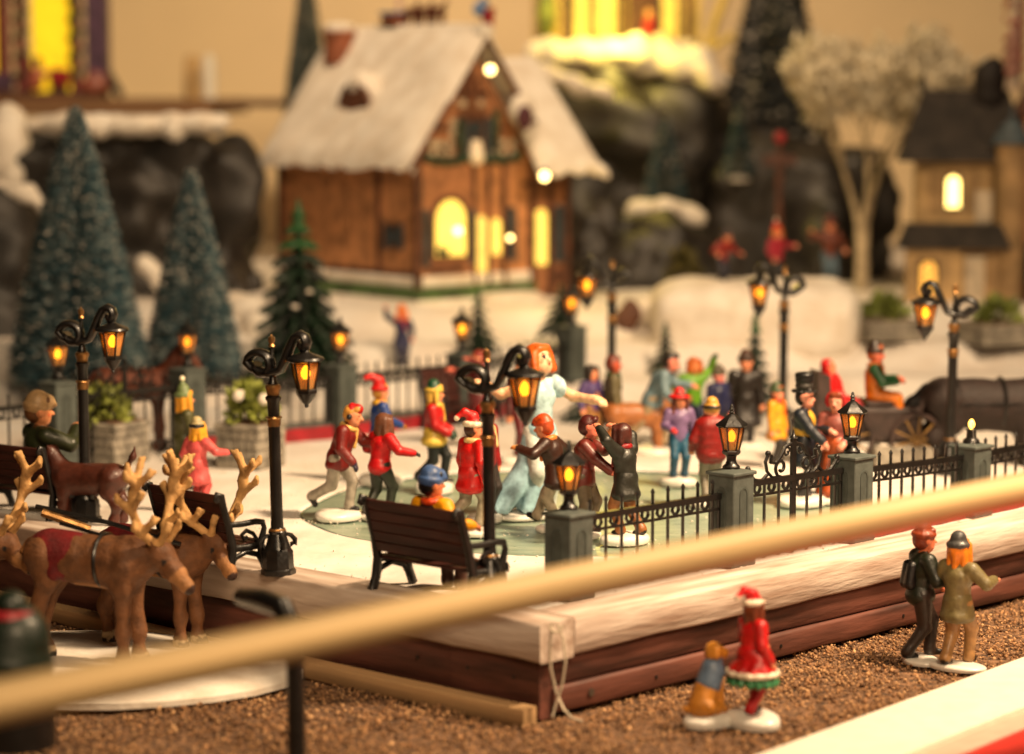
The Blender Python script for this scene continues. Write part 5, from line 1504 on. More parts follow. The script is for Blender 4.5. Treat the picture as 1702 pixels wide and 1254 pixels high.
# ------------------------------------------------------------------ rocks
def rock(label, loc, prims, vox, amp, freq, caps, group='dark painted rocks with snow', k=2.5):
    t = thing('rock', label, 'rock', loc, 0, group)
    P = [tuple(p) for p in prims]
    solid('rock_mass', P, [(1, 1, 1)] * len(P), 'rock', t, vox * .8, k=k, amp=amp, freq=-freq * .75)
    for c in caps:
        c = [('c', np.asarray(q[1]) , q[2] * .8, np.asarray(q[3]), q[4] * .8) if q[0] == 'c' else q for q in c]
        solid('snow_cap', c, [(1, 1, 1)] * len(c), 'snow', t, max(.25, vox * .45), k=1.0, amp=.42, freq=1.15)
    return t
o = at_Y(215, 500, 258); o.z = 6.0
def rel(px, py, Y, o): return tuple(D(px, py, Y) - o)
B = lambda px, py, Y, hx, hy, hz, rd: ('b', np.array(rel(px, py, Y, o)), np.array((hx, hy, hz)), rd)
rock('wide dark rock ledge with snow top under the wall shelf at left', o,
     [B(120, 380, 262, 6.6, 6, 9.9, 3.5), B(250, 380, 262, 5.5, 6, 10.0, 3.0), B(350, 385, 262, 4.6, 6, 9.8, 3.5), B(200, 560, 258, 14, 6, 7, 3)], .6, 1.2, .38,
     [[('c', rel(50, 208, 256, o), .8, rel(110, 204, 257, o), .8), ('c', rel(110, 206, 256, o), .8, rel(200, 204, 257, o), .75), ('c', rel(200, 206, 256, o), .8, rel(290, 203, 257, o), .8), ('c', rel(290, 204, 256, o), .8, rel(370, 202, 257, o), .7), ('e', rel(14, 250, 258, o), (2.3, 2, 4.6)), ('e', rel(120, 206, 256, o), (2.6, 2, .9)), ('e', rel(225, 208, 256, o), (3.0, 2, 1.0)), ('e', rel(330, 206, 256, o), (2.6, 2, .9)), ('e', rel(165, 216, 255.5, o), (.9, 1.2, 1.1)), ('e', rel(285, 214, 255.5, o), (.8, 1.2, 1.0)), ('c', rel(80, 212, 263, o), 1.2, rel(360, 209, 263, o), 1.2)],
      [('c', rel(240, 440, 250, o), 1.0, rel(275, 470, 249, o), 1.2), ('c', rel(270, 472, 249, o), 1.2, rel(310, 490, 250, o), .9)],
      [('c', rel(400, 520, 240, o), 2.2, rel(440, 545, 236, o), 2.4), ('c', rel(340, 520, 240, o), 2.0, rel(400, 530, 240, o), 2.2)]], k=1.6)
o = at_Y(15, 560, 236)
B = lambda px, py, Y, hx, hy, hz, rd: ('b', np.array(rel(px, py, Y, o)), np.array((hx, hy, hz)), rd)
rock('rounded grey rock with snowy rim at the left picture edge', o, [('e', rel(-5, 430, 238, o), (5.2, 5, 7)), ('c', rel(-10, 560, 236, o), 4.6, rel(20, 600, 236, o), 4)], .6, .5, .45,
     [[('c', rel(-20, 312, 238, o), .9, rel(40, 320, 237, o), .9), ('c', rel(40, 320, 237, o), .9, rel(82, 352, 237, o), .7)]])
o = at_Y(1060, 480, 280); o.z = 6
rock('large dark rock at centre carrying the lit building on its snow cap', o,
     [('c', rel(1000, 230, 284, o), 8.5, rel(1110, 250, 284, o), 8.8), ('c', rel(1000, 380, 284, o), 8.5, rel(1150, 420, 286, o), 8), ('c', rel(1150, 300, 290, o), 7, rel(1330, 400, 292, o), 8.5), ('c', rel(950, 320, 282, o), 5, rel(960, 470, 280, o), 5), ('b', np.array(rel(1200, 440, 290, o)), np.array((18, 6, 8)), 3)], .7, 1.3, .34,
     [[('c', rel(900, 90, 283, o), 2.0, rel(1060, 92, 280, o), 2.3), ('c', rel(1060, 92, 280, o), 2.3, rel(1160, 110, 279, o), 2.3), ('c', rel(1160, 112, 279, o), 2.2, rel(1190, 140, 278, o), 1.7), ('c', rel(940, 95, 292, o), 3, rel(1140, 100, 292, o), 3)],
      [('c', rel(900, 120, 272, o), 1.0, rel(960, 140, 272, o), 1.1), ('c', rel(960, 140, 272, o), 1.0, rel(1010, 155, 272, o), .7)],
      [('c', rel(1060, 350, 270, o), 1.5, rel(1110, 352, 268, o), 1.6), ('c', rel(1110, 352, 268, o), 1.6, rel(1160, 362, 269, o), 1.3), ('c', rel(1055, 355, 270, o), 1.2, rel(1042, 395, 269, o), .8)]])
o = at_Y(1120, 500, 262); o.z = 5
rock('lower dark boulder under the snowy ledge with the dark tree', o, [('e', rel(1110, 430, 266, o), (5.2, 4.5, 4.6)), ('c', rel(1060, 460, 264, o), 3, rel(990, 470, 264, o), 3), ('c', rel(1000, 380, 268, o), 3, rel(990, 450, 268, o), 3.5)], .6, .7, .5, [])
o = at_Y(1380, 480, 272); o.z = 5
rock('dark rock wall behind the white tree', o, [('b', np.array(rel(1330, 380, 280, o)), np.array((10, 4, 9)), 3), ('c', rel(1370, 330, 278, o), 4, rel(1380, 420, 276, o), 5)], .8, .8, .4, [])
# yellow-green dry bush and brown stone beside the mound
leafy('dry_bush', D(1136, 476, 246), 1.6, 3.4, 260, 'olive dry bush in front of the central boulder', mat('olive_leaf', (.10, .085, .02), .7, var=.4), 21, None, .8, 'bush')
tag(solid('stone', [('c', (-.5, 0, .6), .8, (.5, 0, 1.2), .9), ('c', (0, 0, .3), .9, (.2, 0, 1.9), .6)], [srgb(110, 76, 58)] * 2, 'paint_matte', None, .16, k=.4, amp=.12, freq=1.5, loc=GT(1042, 545)), 'brown knobbly stone beside the round snowball', 'stone')
tag(solid('snowball', [('e', (0, 0, 1.1), (1.35, 1.2, 1.35))], [(1, 1, 1)], 'snow', None, .16, k=.4, amp=.08, freq=1.0, loc=GT(1076, 540)), 'round white snowball next to a brown stone', 'snowball')
# the long snow mound
mo = D(1258, 562, 229); mo.z = 3.6
tag(solid('snow_mound', [('b', np.array((0, 5, 2.2)), np.array((8.9, 6, 3.3)), 2.2), ('c', (-6, 3, 3), 2.6, (6, 3, 3.0), 2.7)], [(1, 1, 1)] * 2, 'snow', None, .4, k=1.5, amp=.5, freq=.5, loc=mo), 'broad white snow mound behind the rink carrying small figurines', 'snow mound')
# little animal with a red cap against the mound
t = thing('squirrel', 'small grey-brown squirrel with a red cap in front of the snow mound', 'squirrel', GT(1352, 560), R(-90))
o = solid('body', [('c', (0, 0, .5), .55, (0, 0, 1.3), .45), ('c', (0, 0, 1.9), .38, (.25, 0, 1.85), .25), ('c', (-.5, .2, .5), .35, (-.9, .4, 1.6), .5), ('c', (.2, .3, .3), .25, (.4, .3, .2), .2), ('c', (.2, -.3, .3), .25, (.4, -.3, .2), .2)], [srgb(150, 116, 90)] * 5, 'paint', t, .12, k=.2)
solid('cap', [('c', (-.05, 0, 2.25), .3, (-.1, 0, 2.7), .12)], [srgb(190, 30, 34)], 'paint', t, .12, k=.1)
# red-topped brown pole
t = thing('wooden_pole', 'tall reddish brown wooden pole with a red knob among the rocks', 'pole', D(1294, 440, 258))
MB().lathe([(.42, 0), (.36, 6), (.34, 12)], 10).build('shaft', mat('pole_wood', (.10, .035, .02), .6, var=.3), t)
MB().box(-1.6, 1.6, -.3, .3, 9.6, 10.6, .1).build('crosspiece', 'pole_wood', t)
MB().ball((0, -.1, 12.3), .6, 10, 7).build('knob', 'red_paint', t)
# candy-striped column far right
t = thing('striped_column', 'blurred red and white candy-striped column above the tan house', 'column', D(1684, 150, 262))
m = MB().lathe([(.85, 0), (.85, 14)], 14); m.build('column', mat('candy_white', (.62, .48, .36), .5), t)
for k in range(9):
    pts = [(.86 * math.cos(u + k), .86 * math.sin(u + k), .3 + k * 1.5 + u * .35) for u in [i * .4 for i in range(17)]]
    MB().tube(pts, .26, 6).build('stripe', 'red_paint', t)
# ------------------------------------------------------------------ the snowy house
mat('brick_clay', (.60, .27, .11), .7, var=.25, scale=2, bump=.4, bscale=8)
mat('timber', (.12, .042, .02), .6, var=.3, scale=2, bump=.4)
mat('plaster_orange', (.40, .17, .075), .7, var=.2, scale=2, bump=.3)
mat('shutter', (.035, .05, .06), .5, var=.25)
mat('lit_glass', (.9, .7, .2), .5, emit=(1, .64, .10), estr=1.25)
mat('lit_room', (.9, .7, .2), .5, emit=(1, .62, .12), estr=.8)
mat('garland_leaf', (.03, .05, .02), .6, var=.4)
mat('hedge', (.09, .16, .05), .8, var=.4, scale=4, bump=.8)
mat('chimney', (.32, .10, .045), .7, var=.3, scale=3, bump=.6)
mat('roof_dark', (.028, .021, .016), .75, var=.3, scale=2, bump=.5)
mat('tan_wall', (.50, .33, .15), .75, var=.2, scale=1.5, bump=.4)
mat('tan_wall2', (.38, .24, .11), .75, var=.2, scale=1.5, bump=.4)
mat('door_cream', (.6, .5, .36), .6)
mat('slate_blue', (.07, .10, .12), .6, var=.3)
HC = D(695, 508, 243); HC.z = terr(HC.x, HC.y)
HR = R(40)                                             # front gable wall runs right and back
hs = thing('snowy_house', 'timbered orange-brown house with thick snow roof and lit windows', 'house', HC, HR)
# local: corner at origin; +x along the gable front (right/back), front faces -y; the long side wall runs along +y on x=0
W, Dp, Hh = 13.6, 21.5, 13.3
M = Matrix.Identity(4)
MB().box(0.05, W, 0.05, Dp, 1.4, Hh).build('wall', 'brick_clay', hs)
# gable triangle above
RZ = 24.6
MB().prism([(0.06, Hh + .01), (W - .01, Hh + .01), (W / 2, RZ - 1.6)], 0.06, Dp - .1).build('gable_wall', 'plaster_orange', hs, 0)
MB().box(-.9, W + .8, -.9, Dp + .8, -.9, .3, .15).build('snow_plinth', 'snow', hs)
MB().box(-.42, W + .4, -.42, Dp + .4, .1, 1.5, .15).build('hedge_strip', 'hedge', hs)
mb = MB().box(-.3, W + .25, -.3, Dp + .2, 1.46, 2.5, .2); mb.build('snow_band', 'snow', hs)
for (x, y) in ((-.05, -.05), (W, -.05), (-.05, Dp)):
    MB().box(x - .3, x + .35, y - .3, y + .35, -.5, Hh, .06).build('corner_post', 'timber', hs)
MB().box(-.16, .1, 5.6, 6.2, 2.4, Hh, .04).build('timber_beam', 'timber', hs)
MB().box(-.18, .1, .3, Dp - .3, 2.4, 2.9, .04).build('timber_beam', 'timber', hs)
MB().box(-.18, .1, .3, Dp - .3, Hh - .5, Hh - .02, .04).build('timber_beam', 'timber', hs)
# side plaque window
w_ = MB().box(-.3, .04, 2.1, 4.6, 5.0, 7.2, .12).build('side_window', 'timber', hs)
MB().box(-.36, -.28, 2.7, 4.0, 5.4, 6.8, .05).build('pane', 'shutter', w_)
MB().box(-.42, -.1, 2.0, 2.5, 4.9, 7.3, .05).build('shutter', 'shutter', w_)
MB().box(-.42, -.1, 4.2, 4.7, 4.9, 7.3, .05).build('shutter', 'shutter', w_)
# front: left bay with arched lit window
def arch(x0, x1, z0, z1, n=10):
    c = (x0 + x1) / 2; r = (x1 - x0) / 2
    return [(x0, z0), (x1, z0)] + [(c + r * math.cos(a), z1 - r * .0 + r * 1.1 * math.sin(a)) for a in [PI * i / n for i in range(n + 1)]]
pl = MB().box(.35, 6.6, -.12, .06, 2.5, Hh, .03).build('front_panel', 'plaster_orange', hs)
win = MB().prism(arch(1.4, 5.8, 3.9, 7.6), -.30, .02).build('arched_window', 'timber', hs, 20)
MB().prism(arch(1.85, 5.35, 4.3, 7.55), -.36, -.31).build('lit_pane', 'lit_glass', win, 0)
MB().ball((4.3, -.5, 6.6), .36, 10, 7).build('window_hot_spot', 'fairy', win, 179)  # glowing ball added before the pane as the window's hot spot
MB().ball((2.3, -.5, 4.8), (.5, .2, .5), 8, 6)  .ball((2.9, -.5, 4.6), (.35, .2, .35), 8, 6).build('window_wreath', 'leaf_dark', win)
for x in (.45, 5.95):
    s_ = MB().box(x, x + .75, -.34, -.13, 3.3, 8.6, .05).build('shutter', 'shutter', hs)
    for k in range(5): MB().box(x + .12, x + .63, -.40, -.34, 3.6 + k * 1.0, 4.3 + k * 1.0, .03).build('louvre', 'shutter', s_)
MB().box(1.0, 5.2, -.6, .04, 2.9, 3.45, .08).build('window_box', 'timber', hs)
r8 = random.Random(8)
for (x, z) in [(x_, z_) for x_ in (1.6, 2.6, 3.7, 8.9, 10.0, 11.2) for z_ in (13.7, 14.6)] + [(4.0, 15.6), (8.6, 15.6), (4.1, 16.5), (8.5, 16.6), (5.2, 18.3), (7.4, 18.3)]:
    MB().box(x - r8.uniform(.3, .45), x + r8.uniform(.3, .45), -.22, .05, z - .3, z + .35, .08).build('quoin_stone', 'door_cream', hs)
# porch bay at right: door opening and side windows
MB().prism(arch(6.75, 8.0, 2.6, 7.2), -.2, .03).build('door', 'lit_room', hs, 20)
for x in (6.55, 8.25, 10.2): MB().box(x - .22, x + .22, -.35, .06, .8, Hh, .05).build('timber_post', 'timber', hs)
MB().prism(arch(8.75, 9.75, 4.2, 7.0), -.16, .03).build('porch_window', 'lit_glass', hs, 20)
MB().box(10.5, 11.6, -.28, .04, 3.6, 8.6, .05).build('shutter', 'shutter', hs)
MB().box(6.4, 12.4, -2.6, -.36, -.5, .7, .2).box(7.0, 11.5, -3.6, -2.62, -.5, .3, .15).build('porch_step', 'snow', hs)
# garland over the front and gable details
mb = MB()
for i in range(40):
    u = i / 39; x = .2 + u * 11.6
    mb.ball((x, -.55 + rnd.uniform(-.1, .1), Hh + .2 - 1.1 * math.sin(PI * ((u * 2) % 1)) * .5 + rnd.uniform(-.15, .15)), (.36, .3, .32), 6, 4)
mb.build('garland', 'leaf_dark', hs)
gw = MB().box(4.9, 7.9, -.35, .05, 12.8, 17.2, .1).build('gable_window', 'timber', hs)
MB().box(5.5, 7.3, -.42, -.34, 13.2, 16.6, .05).build('pane', 'shutter', gw)
for x in (4.5, 7.7): MB().box(x, x + .8, -.5, -.25, 12.9, 17.0, .06).build('shutter', 'shutter', gw)
solid('window_figure', [('c', (6.4, -.6, 13.4), .8, (6.4, -.6, 14.6), .55), ('c', (6.4, -.65, 15.2), .42, (6.4, -.65, 15.3), .42)], [srgb(240, 228, 210), srgb(70, 50, 40)], 'paint', gw, .15, k=.2)
for x0, z0, x1, z1 in ((2.2, Hh + .1, 4.4, 15.0), (10.3, Hh + .1, 8.2, 15.0), (3.2, Hh + .1, 3.2, 13.2), (9.4, Hh + .1, 9.4, 13.2), (6.3, 17.3, 6.3, 21.5)):
    d = Vector((x1 - x0, 0, z1 - z0)); n_ = Vector((d.z, 0, -d.x)).normalized() * .28
    MB().prism([(x0 - n_.x, z0 - n_.z), (x0 + n_.x, z0 + n_.z), (x1 + n_.x, z1 + n_.z), (x1 - n_.x, z1 - n_.z)], -.16, .04).build('gable_timber', 'timber', hs, 0)
for x0, z0, x1, z1 in ((.6, Hh + .1, 3.6, Hh + .9), (1.2, Hh + .3, 1.2, 15.2), (12.0, Hh + .3, 12.0, 15.2), (2.2, 16.0, 4.6, 16.0), (8.0, 16.0, 10.6, 16.0), (4.4, 19.2, 8.4, 19.2), (5.0, 17.4, 5.6, 20.6), (7.6, 17.4, 7.0, 20.6)):
    d = Vector((x1 - x0, 0, z1 - z0)); n_ = Vector((d.z, 0, -d.x)).normalized() * .2
    MB().prism([(x0 - n_.x, z0 - n_.z), (x0 + n_.x, z0 + n_.z), (x1 + n_.x, z1 + n_.z), (x1 - n_.x, z1 - n_.z)], -.12, .04).build('gable_timber', 'timber', hs, 0)
mb = MB()
for i in range(46):
    a_ = rnd.uniform(0, 1); sx = rnd.choice((-1, 1))
    mb.ball((6.8 + sx * (1.9 + .5 * rnd.random()), -.5, 12.6 + a_ * 5.0), (.3, .22, .3), 6, 4)
mb.build('ivy', 'garland_leaf', hs)
MB().box(.2, 12.3, -.26, .05, Hh - .4, Hh + .25, .05).build('timber_beam', 'timber', hs)
# thick snow roof: two slabs with ragged eaves
def snow_slab(side):
    nu, nv = 34, 26; V = []; F = []; r = np.random.RandomState(5 if side < 0 else 6)
    ex = 1.9; y0, y1 = -1.9, Dp + 1.3
    rag = r.uniform(-.45, .35, nv + 1)
    for lay in (0, 1):
        for i in range(nu + 1):
            u = i / nu
            for j in range(nv + 1):
                v = j / nv
                x = W / 2 + side * u * (W / 2 + ex); z = RZ - u * (RZ - Hh + .9) * 1.0
                y = y0 + (y1 - y0) * v
                x2 = x; z2 = z
                if lay == 0:
                    puff = 1.05 * (1 - abs(2 * v - 1) ** 10) * (1 - .45 * max(0, u - .9) * 10) 
                    nx, nz = side * .83, .56
                    k = puff * (.9 + .18 * math.sin(x * 1.3 + y * .7) * math.sin(y * .9)) + .15
                    x2 += nx * k; z2 += nz * k
                if i == nu: z2 += rag[j] - (.3 if lay == 0 else 0); x2 += side * rag[j] * .3
                V.append((x2, y, z2))
    n = (nu + 1) * (nv + 1)
    ix = lambda l, i, j: l * n + i * (nv + 1) + j
    for i in range(nu):
        for j in range(nv):
            a = (ix(0, i, j), ix(0, i + 1, j), ix(0, i + 1, j + 1), ix(0, i, j + 1)); b = (ix(1, i, j), ix(1, i, j + 1), ix(1, i + 1, j + 1), ix(1, i + 1, j))
            F += [a, b] if side > 0 else [a[::-1], b[::-1]]
    for i in range(nu):
        for j, fl in ((0, 1), (nv, 0)):
            a = (ix(0, i, j), ix(1, i, j), ix(1, i + 1, j), ix(0, i + 1, j)); F.append(a if (fl == 1) == (side > 0) else a[::-1])
    for j in range(nv):
        a = (ix(0, nu, j), ix(1, nu, j), ix(1, nu, j + 1), ix(0, nu, j + 1)); F.append(a if side > 0 else a[::-1])
    return arrmesh('snow_roof', V, F, 'snow', hs, smooth=55)
snow_slab(-1); snow_slab(1)
MB().tube([(W / 2, -1.85, RZ + .25), (W / 2, 5, RZ + .4), (W / 2, Dp + 1.2, RZ + .3)], .75, 10).build('ridge_snow', 'snow', hs, 60)
# barge board edge timber under the front slope
for s in (-1, 1):
    MB().tube([(W / 2, -1.7, RZ - .35), (W / 2 + s * (W / 2 + 2.1), -1.7, Hh - .9)], .28, 6).build('barge_board', 'timber', hs)
# eyebrow dormers in the snow
def dormer(side):
    y = 10.5 if side < 0 else 5.0
    u = .60; x = W / 2 + side * u * (W / 2 + 1.9); z = RZ - u * (RZ - Hh + .9)
    p = np.array((x + side * .9, y, z + .7))
    solid('dormer_snow', [('c', p + (-side * 1.4, -2.4, .5), .95, p + (-side * 1.0, 0, 2.0), 1.3), ('c', p + (-side * 1.0, 0, 2.0), 1.3, p + (-side * 1.4, 2.4, .5), .95)], [(1, 1, 1)] * 2, 'snow', hs, .25, k=.5, amp=.06, freq=1.5)
    m = MB()
    poly = [(-2.5, -1.0), (2.5, -1.0), (2.3, .5), (1.7, 1.6), (.6, 2.3), (-.6, 2.3), (-1.7, 1.6), (-2.3, .5)]
    Mx = Matrix.Translation(tuple(p)) @ Matrix.Rotation(-side * PI / 2 if side < 0 else PI / 2, 4, 'Z')
    # local prism: x-z polygon extruded along y
    Mx = Matrix.Translation((p[0], p[1], p[2])) @ Matrix(((0, 1, 0, 0), (1, 0, 0, 0), (0, 0, 1, 0), (0, 0, 0, 1)))
    m.prism(poly, -side * 2.2 if side > 0 else 2.2, side * .25, M=Mx)
    d = m.build('dormer', 'timber', hs, 30)
dormer(-1); dormer(1)
# chimney with its snow hat
MB().lathe([(1.5, 0), (1.55, 2.6), (1.75, 2.7), (1.7, 3.2)], 14, (W / 2 - 2.2, Dp - 3.4, RZ - 2.6)).build('chimney', 'chimney', hs)
MB().lathe([(1.6, 0), (1.65, .4), (1.1, .75), (.2, .85)], 14, (W / 2 - 2.2, Dp - 3.4, RZ + .62)).build('chimney_snow', 'snow', hs)
# icicle-like tail of snow at the right eave
Mi = (Matrix.Translation(HC) @ Matrix.Rotation(HR, 4, 'Z')).inverted()
def wing_slab(name, matn, cs, th):
    a = [Mi @ D(*c) for c in cs]; n_ = (a[1] - a[0]).cross(a[3] - a[0]).normalized() * th
    nu, nv = 14, 14; V = []; F = []
    for lay in (0, 1):
        for i in range(nu + 1):
            for j in range(nv + 1):
                u, v = i / nu, j / nv
                p = (a[0] * (1 - u) + a[1] * u) * (1 - v) + (a[3] * (1 - u) + a[2] * u) * v
                e = (1 - abs(2 * u - 1) ** 8) * (1 - abs(2 * v - 1) ** 8)
                q = p + n_ * (lay - .5) * (.35 + .65 * e) + Vector((0, 0, .22 * math.sin(u * 17) * (v > .93)))
                V.append(tuple(q))
    N_ = (nu + 1) * (nv + 1)
    ix = lambda l, i, j: l * N_ + i * (nv + 1) + j
    for i in range(nu):
        for j in range(nv):
            F += [(ix(1, i, j), ix(1, i + 1, j), ix(1, i + 1, j + 1), ix(1, i, j + 1)), (ix(0, i, j), ix(0, i, j + 1), ix(0, i + 1, j + 1), ix(0, i + 1, j))]
    for i in range(nu):
        F += [(ix(0, i, 0), ix(0, i + 1, 0), ix(1, i + 1, 0), ix(1, i, 0)), (ix(1, i, nv), ix(1, i + 1, nv), ix(0, i + 1, nv), ix(0, i, nv))]
        F += [(ix(1, 0, i), ix(1, 0, i + 1), ix(0, 0, i + 1), ix(0, 0, i)), (ix(0, nu, i), ix(0, nu, i + 1), ix(1, nu, i + 1), ix(1, nu, i))]
    return arrmesh(name, V, F, matn, hs, smooth=50)
wing_slab('wing_snow_roof', 'snow', [(818, 100, 254), (888, 96, 258), (1000, 284, 250), (900, 292, 246)], 1.3)
dq = Mi @ D(868, 190, 248.5)
solid('wing_dormer_snow', [('c', np.array(dq) + (0, 0, .2), 1.3, np.array(dq) + (0, 0, .7), 1.2)], [(1, 1, 1)], 'snow', hs, .25, k=.4)
solid('wing_dormer', [('e', np.array(Mi @ D(872, 196, 247.2)), (.9, .6, 1.2))], [srgb(96, 50, 62)], 'paint_matte', hs, .2, k=.2)
wq = [Mi @ D(845, 480, 251), Mi @ D(940, 480, 254)]
wv_ = wq[1] - wq[0]; MB().box(0, Vector((wv_.x, wv_.y)).length, 0, 5, -1, 12.6, M=Matrix.Translation((wq[0].x, wq[0].y, 0)) @ Matrix.Rotation(math.atan2(wv_.y, wv_.x), 4, 'Z')).build('wing_wall', 'plaster_orange', hs)
wM = Matrix.Translation((wq[0].x, wq[0].y, 0)) @ Matrix.Rotation(math.atan2(wv_.y, wv_.x), 4, 'Z')
wl = Vector((wv_.x, wv_.y)).length
for i, (u0, u1, z0_, z1_, mn, nm) in enumerate(((.06, .28, 1.4, 9.2, 'lit_room', 'porch_opening'), (.46, .66, 3.0, 8.6, 'lit_glass', 'porch_window'))):
    MB().prism(arch(wl * u0, wl * u1, z0_, z1_ - 1), -.16, -.01, M=wM).build(nm, mn, hs, 0)
for u in (.0, .37, .72, 1.0): MB().box(wl * u - .28, wl * u + .28, -.5, .05, -.5, 12.4, .06, M=wM).build('timber_post', 'timber', hs)
MB().box(wl * .76, wl * .95, -.3, -.02, 3.2, 8.6, .05, M=wM).build('shutter', 'shutter', hs)
MB().box(wl * .72, wl, -.36, -.01, 1.2, 2.6, .05, M=wM).build('timber_panel', 'timber', hs)
MB().box(0, wl, -.55, .04, 10.4, 11.0, .05, M=wM).build('timber_beam', 'timber', hs)
MB().tube([Mi @ D(985, 278, 249), Mi @ D(1003, 286, 248), Mi @ D(1012, 296, 248)], [.8, .55, .25], 8).build('eave_snow', 'snow', hs, 80)

# string-light bulbs on the house, plus a ball added for a post's glow
for (x, y, Y, l) in ((815, 116, 236, 'small glowing round bulb at the gable peak of the snowy house'), (905, 293, 238, 'small glowing round bulb at the right eave of the snowy house'), (848, 396, 239, 'added glowing ball for the warm glow on the post beside the arched window')):
    b = thing('fairy_light', l, 'light bulb', D(x, y, Y), 0, 'glowing round bulbs on the house')
    MB().ball((0, 0, 0), .42 if y < 350 else .24, 12, 8).build('bulb', 'fairy', b, 179)
    MB().lathe([(.2, .35), (.22, .7), (.1, .8)], 8).build('socket', 'iron', b)
# gifts, small reindeer and a toy on the roof ridge
rt = lambda x, y, z: hs.matrix_world
Mh = Matrix.Translation(HC) @ Matrix.Rotation(HR, 4, 'Z')
def roofpt(y, dz=.9): return Mh @ Vector((W / 2, y, RZ + dz))
for i, (yy, col) in enumerate(((9.5, 0), (7.4, 1), (5.4, 2))):
    t = thing('reindeer', ['tiny brown reindeer on the roof ridge nearest the chimney', 'tiny brown reindeer in the middle of the roof ridge', 'tiny brown reindeer on the roof ridge nearest the gable'][i], 'reindeer', roofpt(yy, 1.0), HR - PI / 2, 'tiny reindeer on the house roof')
    quadruped(t, 1.7, 1.7, srgb(110, 52, 34), neck=(.3, .8), head=.4, head_drop=.2, vox=.14, legk=1.2, tail='short')
t = thing('toy_sleigh', 'tiny orange and blue sleigh beside the chimney on the roof ridge', 'sleigh', roofpt(12.3, .9), HR)
MB().box(-.8, .8, -1.2, 1.2, .2, 1.2, .2).build('hull', 'chimney', t); MB().box(-.9, .9, -1.3, 1.4, 1.21, 1.5, .1).build('cover', mat('toy_blue', (.12, .2, .38), .5), t); MB().tube([(-.8, -1.4, .05), (-.8, 1.2, .05), (-.8, 1.6, .4)], .1, 6).tube([(.8, -1.4, .05), (.8, 1.2, .05), (.8, 1.6, .4)], .1, 6).build('runner', 'iron', t)
t = thing('ribbon_bow', 'blue and red ribbon ornament on top of the gable peak', 'ornament', roofpt(-1.2, .6), HR)
MB().ball((-.5, 0, 1.7), (.8, .4, .7), 8, 6).ball((.1, 0, 2.3), (.5, .4, .5), 8, 6).build('bow', 'toy_blue', t); MB().prism([(-.3, 1.6), (1.2, 1.9), (.9, -.2), (.5, -.3)], -.25, .25).build('tail', 'red_paint', t)
t = thing('thin_pole', 'thin pinkish pole standing behind the house roof', 'pole', D(664, 72, 268))
MB().lathe([(.28, -9.0), (.26, 8)], 8).build('shaft', mat('pink_white', (.62, .42, .38), .5), t)
MB().ball((0, 0, -.1), (.7, .7, .35), 10, 6).build('collar', 'snow', t)

# ------------------------------------------------------------------ tan house at right
TC = D(1522, 560, 248); TC.z = terr(TC.x, TC.y)
th = thing('tan_house', 'tan two-storey house with dark roof and lit upper window at right', 'house', TC, R(-6))
tz = lambda py, Y=248: D(1522, py, Y).z - TC.z
z1, z2, z3 = tz(372), tz(262), tz(150)
MB().box(0, 9.2, 2.2, 10, 0, z2).build('wall', 'tan_wall', th)
MB().box(-1.0, 4.2, -1.2, 2.19, -.2, tz(400) - .6).build('lower_wall', 'tan_wall', th)
MB().box(4.21, 9.4, -.6, 2.19, -.2, tz(400) - .3).build('porch_wall', 'tan_wall2', th)
# lean-to roof and main roof
MB().prism([(-1.9, tz(412)), (8.6, tz(412)), (7.6, tz(372)), (-1.0, tz(372))], -1.9, 2.4).build('lower_roof', 'roof_dark', th, 0)
m = MB(); 
A0 = [(-1.7, .6, z2 - .4), (10.4, .6, z2 - .4), (10.4, 11, z2 - .4), (-1.7, 11, z2 - .4), (.6, 5.6, z3), (8.6, 5.6, z3)]
m.add(A0, [(0, 1, 5, 4), (1, 2, 5), (2, 3, 4, 5), (3, 0, 4), (3, 2, 1, 0)]); m.build('roof', 'roof_dark', th, 0)
r_ = MB()
for k in range(7):
    u = (k + .5) / 7
    y = .6 + 5 * u; z = z2 - .4 + (z3 - z2 + .4) * u; xa = -1.7 + 2.3 * u; xb = 10.4 - 1.8 * u
    MB().box(xa + .1, xb - .1, y - .12, y + .1, z - .12, z + .14, .03).build('shingle_course', 'roof_dark', th)
MB().lathe([(.4, 0), (.3, .8), (.05, 1.9)], 8, (.6, 5.6, z3)).build('roof_finial', 'roof_dark', th)
solid('chimney_ball', [('c', (6.8, 5.6, z3 - .6), 1.6, (6.8, 5.6, z3 + 1.2), 1.5), ('c', (6.8, 5.6, z3 + 1.2), 1.5, (7.2, 5.6, z3 + 2.2), 1.0)], [srgb(40, 30, 26)] * 2, 'paint_matte', th, .3, k=.4, amp=.2, freq=1.0)
def lit_window(x0, x1, za, zb, y, name, matn, mull=True):
    f = MB().box(x0 - .25, x1 + .25, y - .2, y + .02, za - .25, zb + .3, .06).build(name, 'timber', th)
    MB().prism(arch(x0, x1, za, zb - (x1 - x0) * .5), y - .26, y - .21).build('lit_pane', matn, f, 0)
    if mull:
        MB().box((x0 + x1) / 2 - .07, (x0 + x1) / 2 + .07, y - .34, y - .27, za, zb, .02).build('mullion', 'timber', f)
        for k in (1, 2): MB().box(x0, x1, y - .355, y - .275, za + (zb - za) * k / 3 - .06, za + (zb - za) * k / 3 + .06, .02).build('mullion', 'timber', f)
mat('lit_bright', (.9, .7, .2), .5, emit=(1, .72, .20), estr=5.0)
mat('lit_amber', (.9, .6, .2), .5, emit=(1, .45, .05), estr=1.2)
lit_window(2.75, 3.95, tz(346), tz(295), 2.2, 'upper_window', 'lit_bright', False)
lit_window(.3, 1.7, tz(485), tz(435), -1.2, 'lower_window', 'lit_amber')
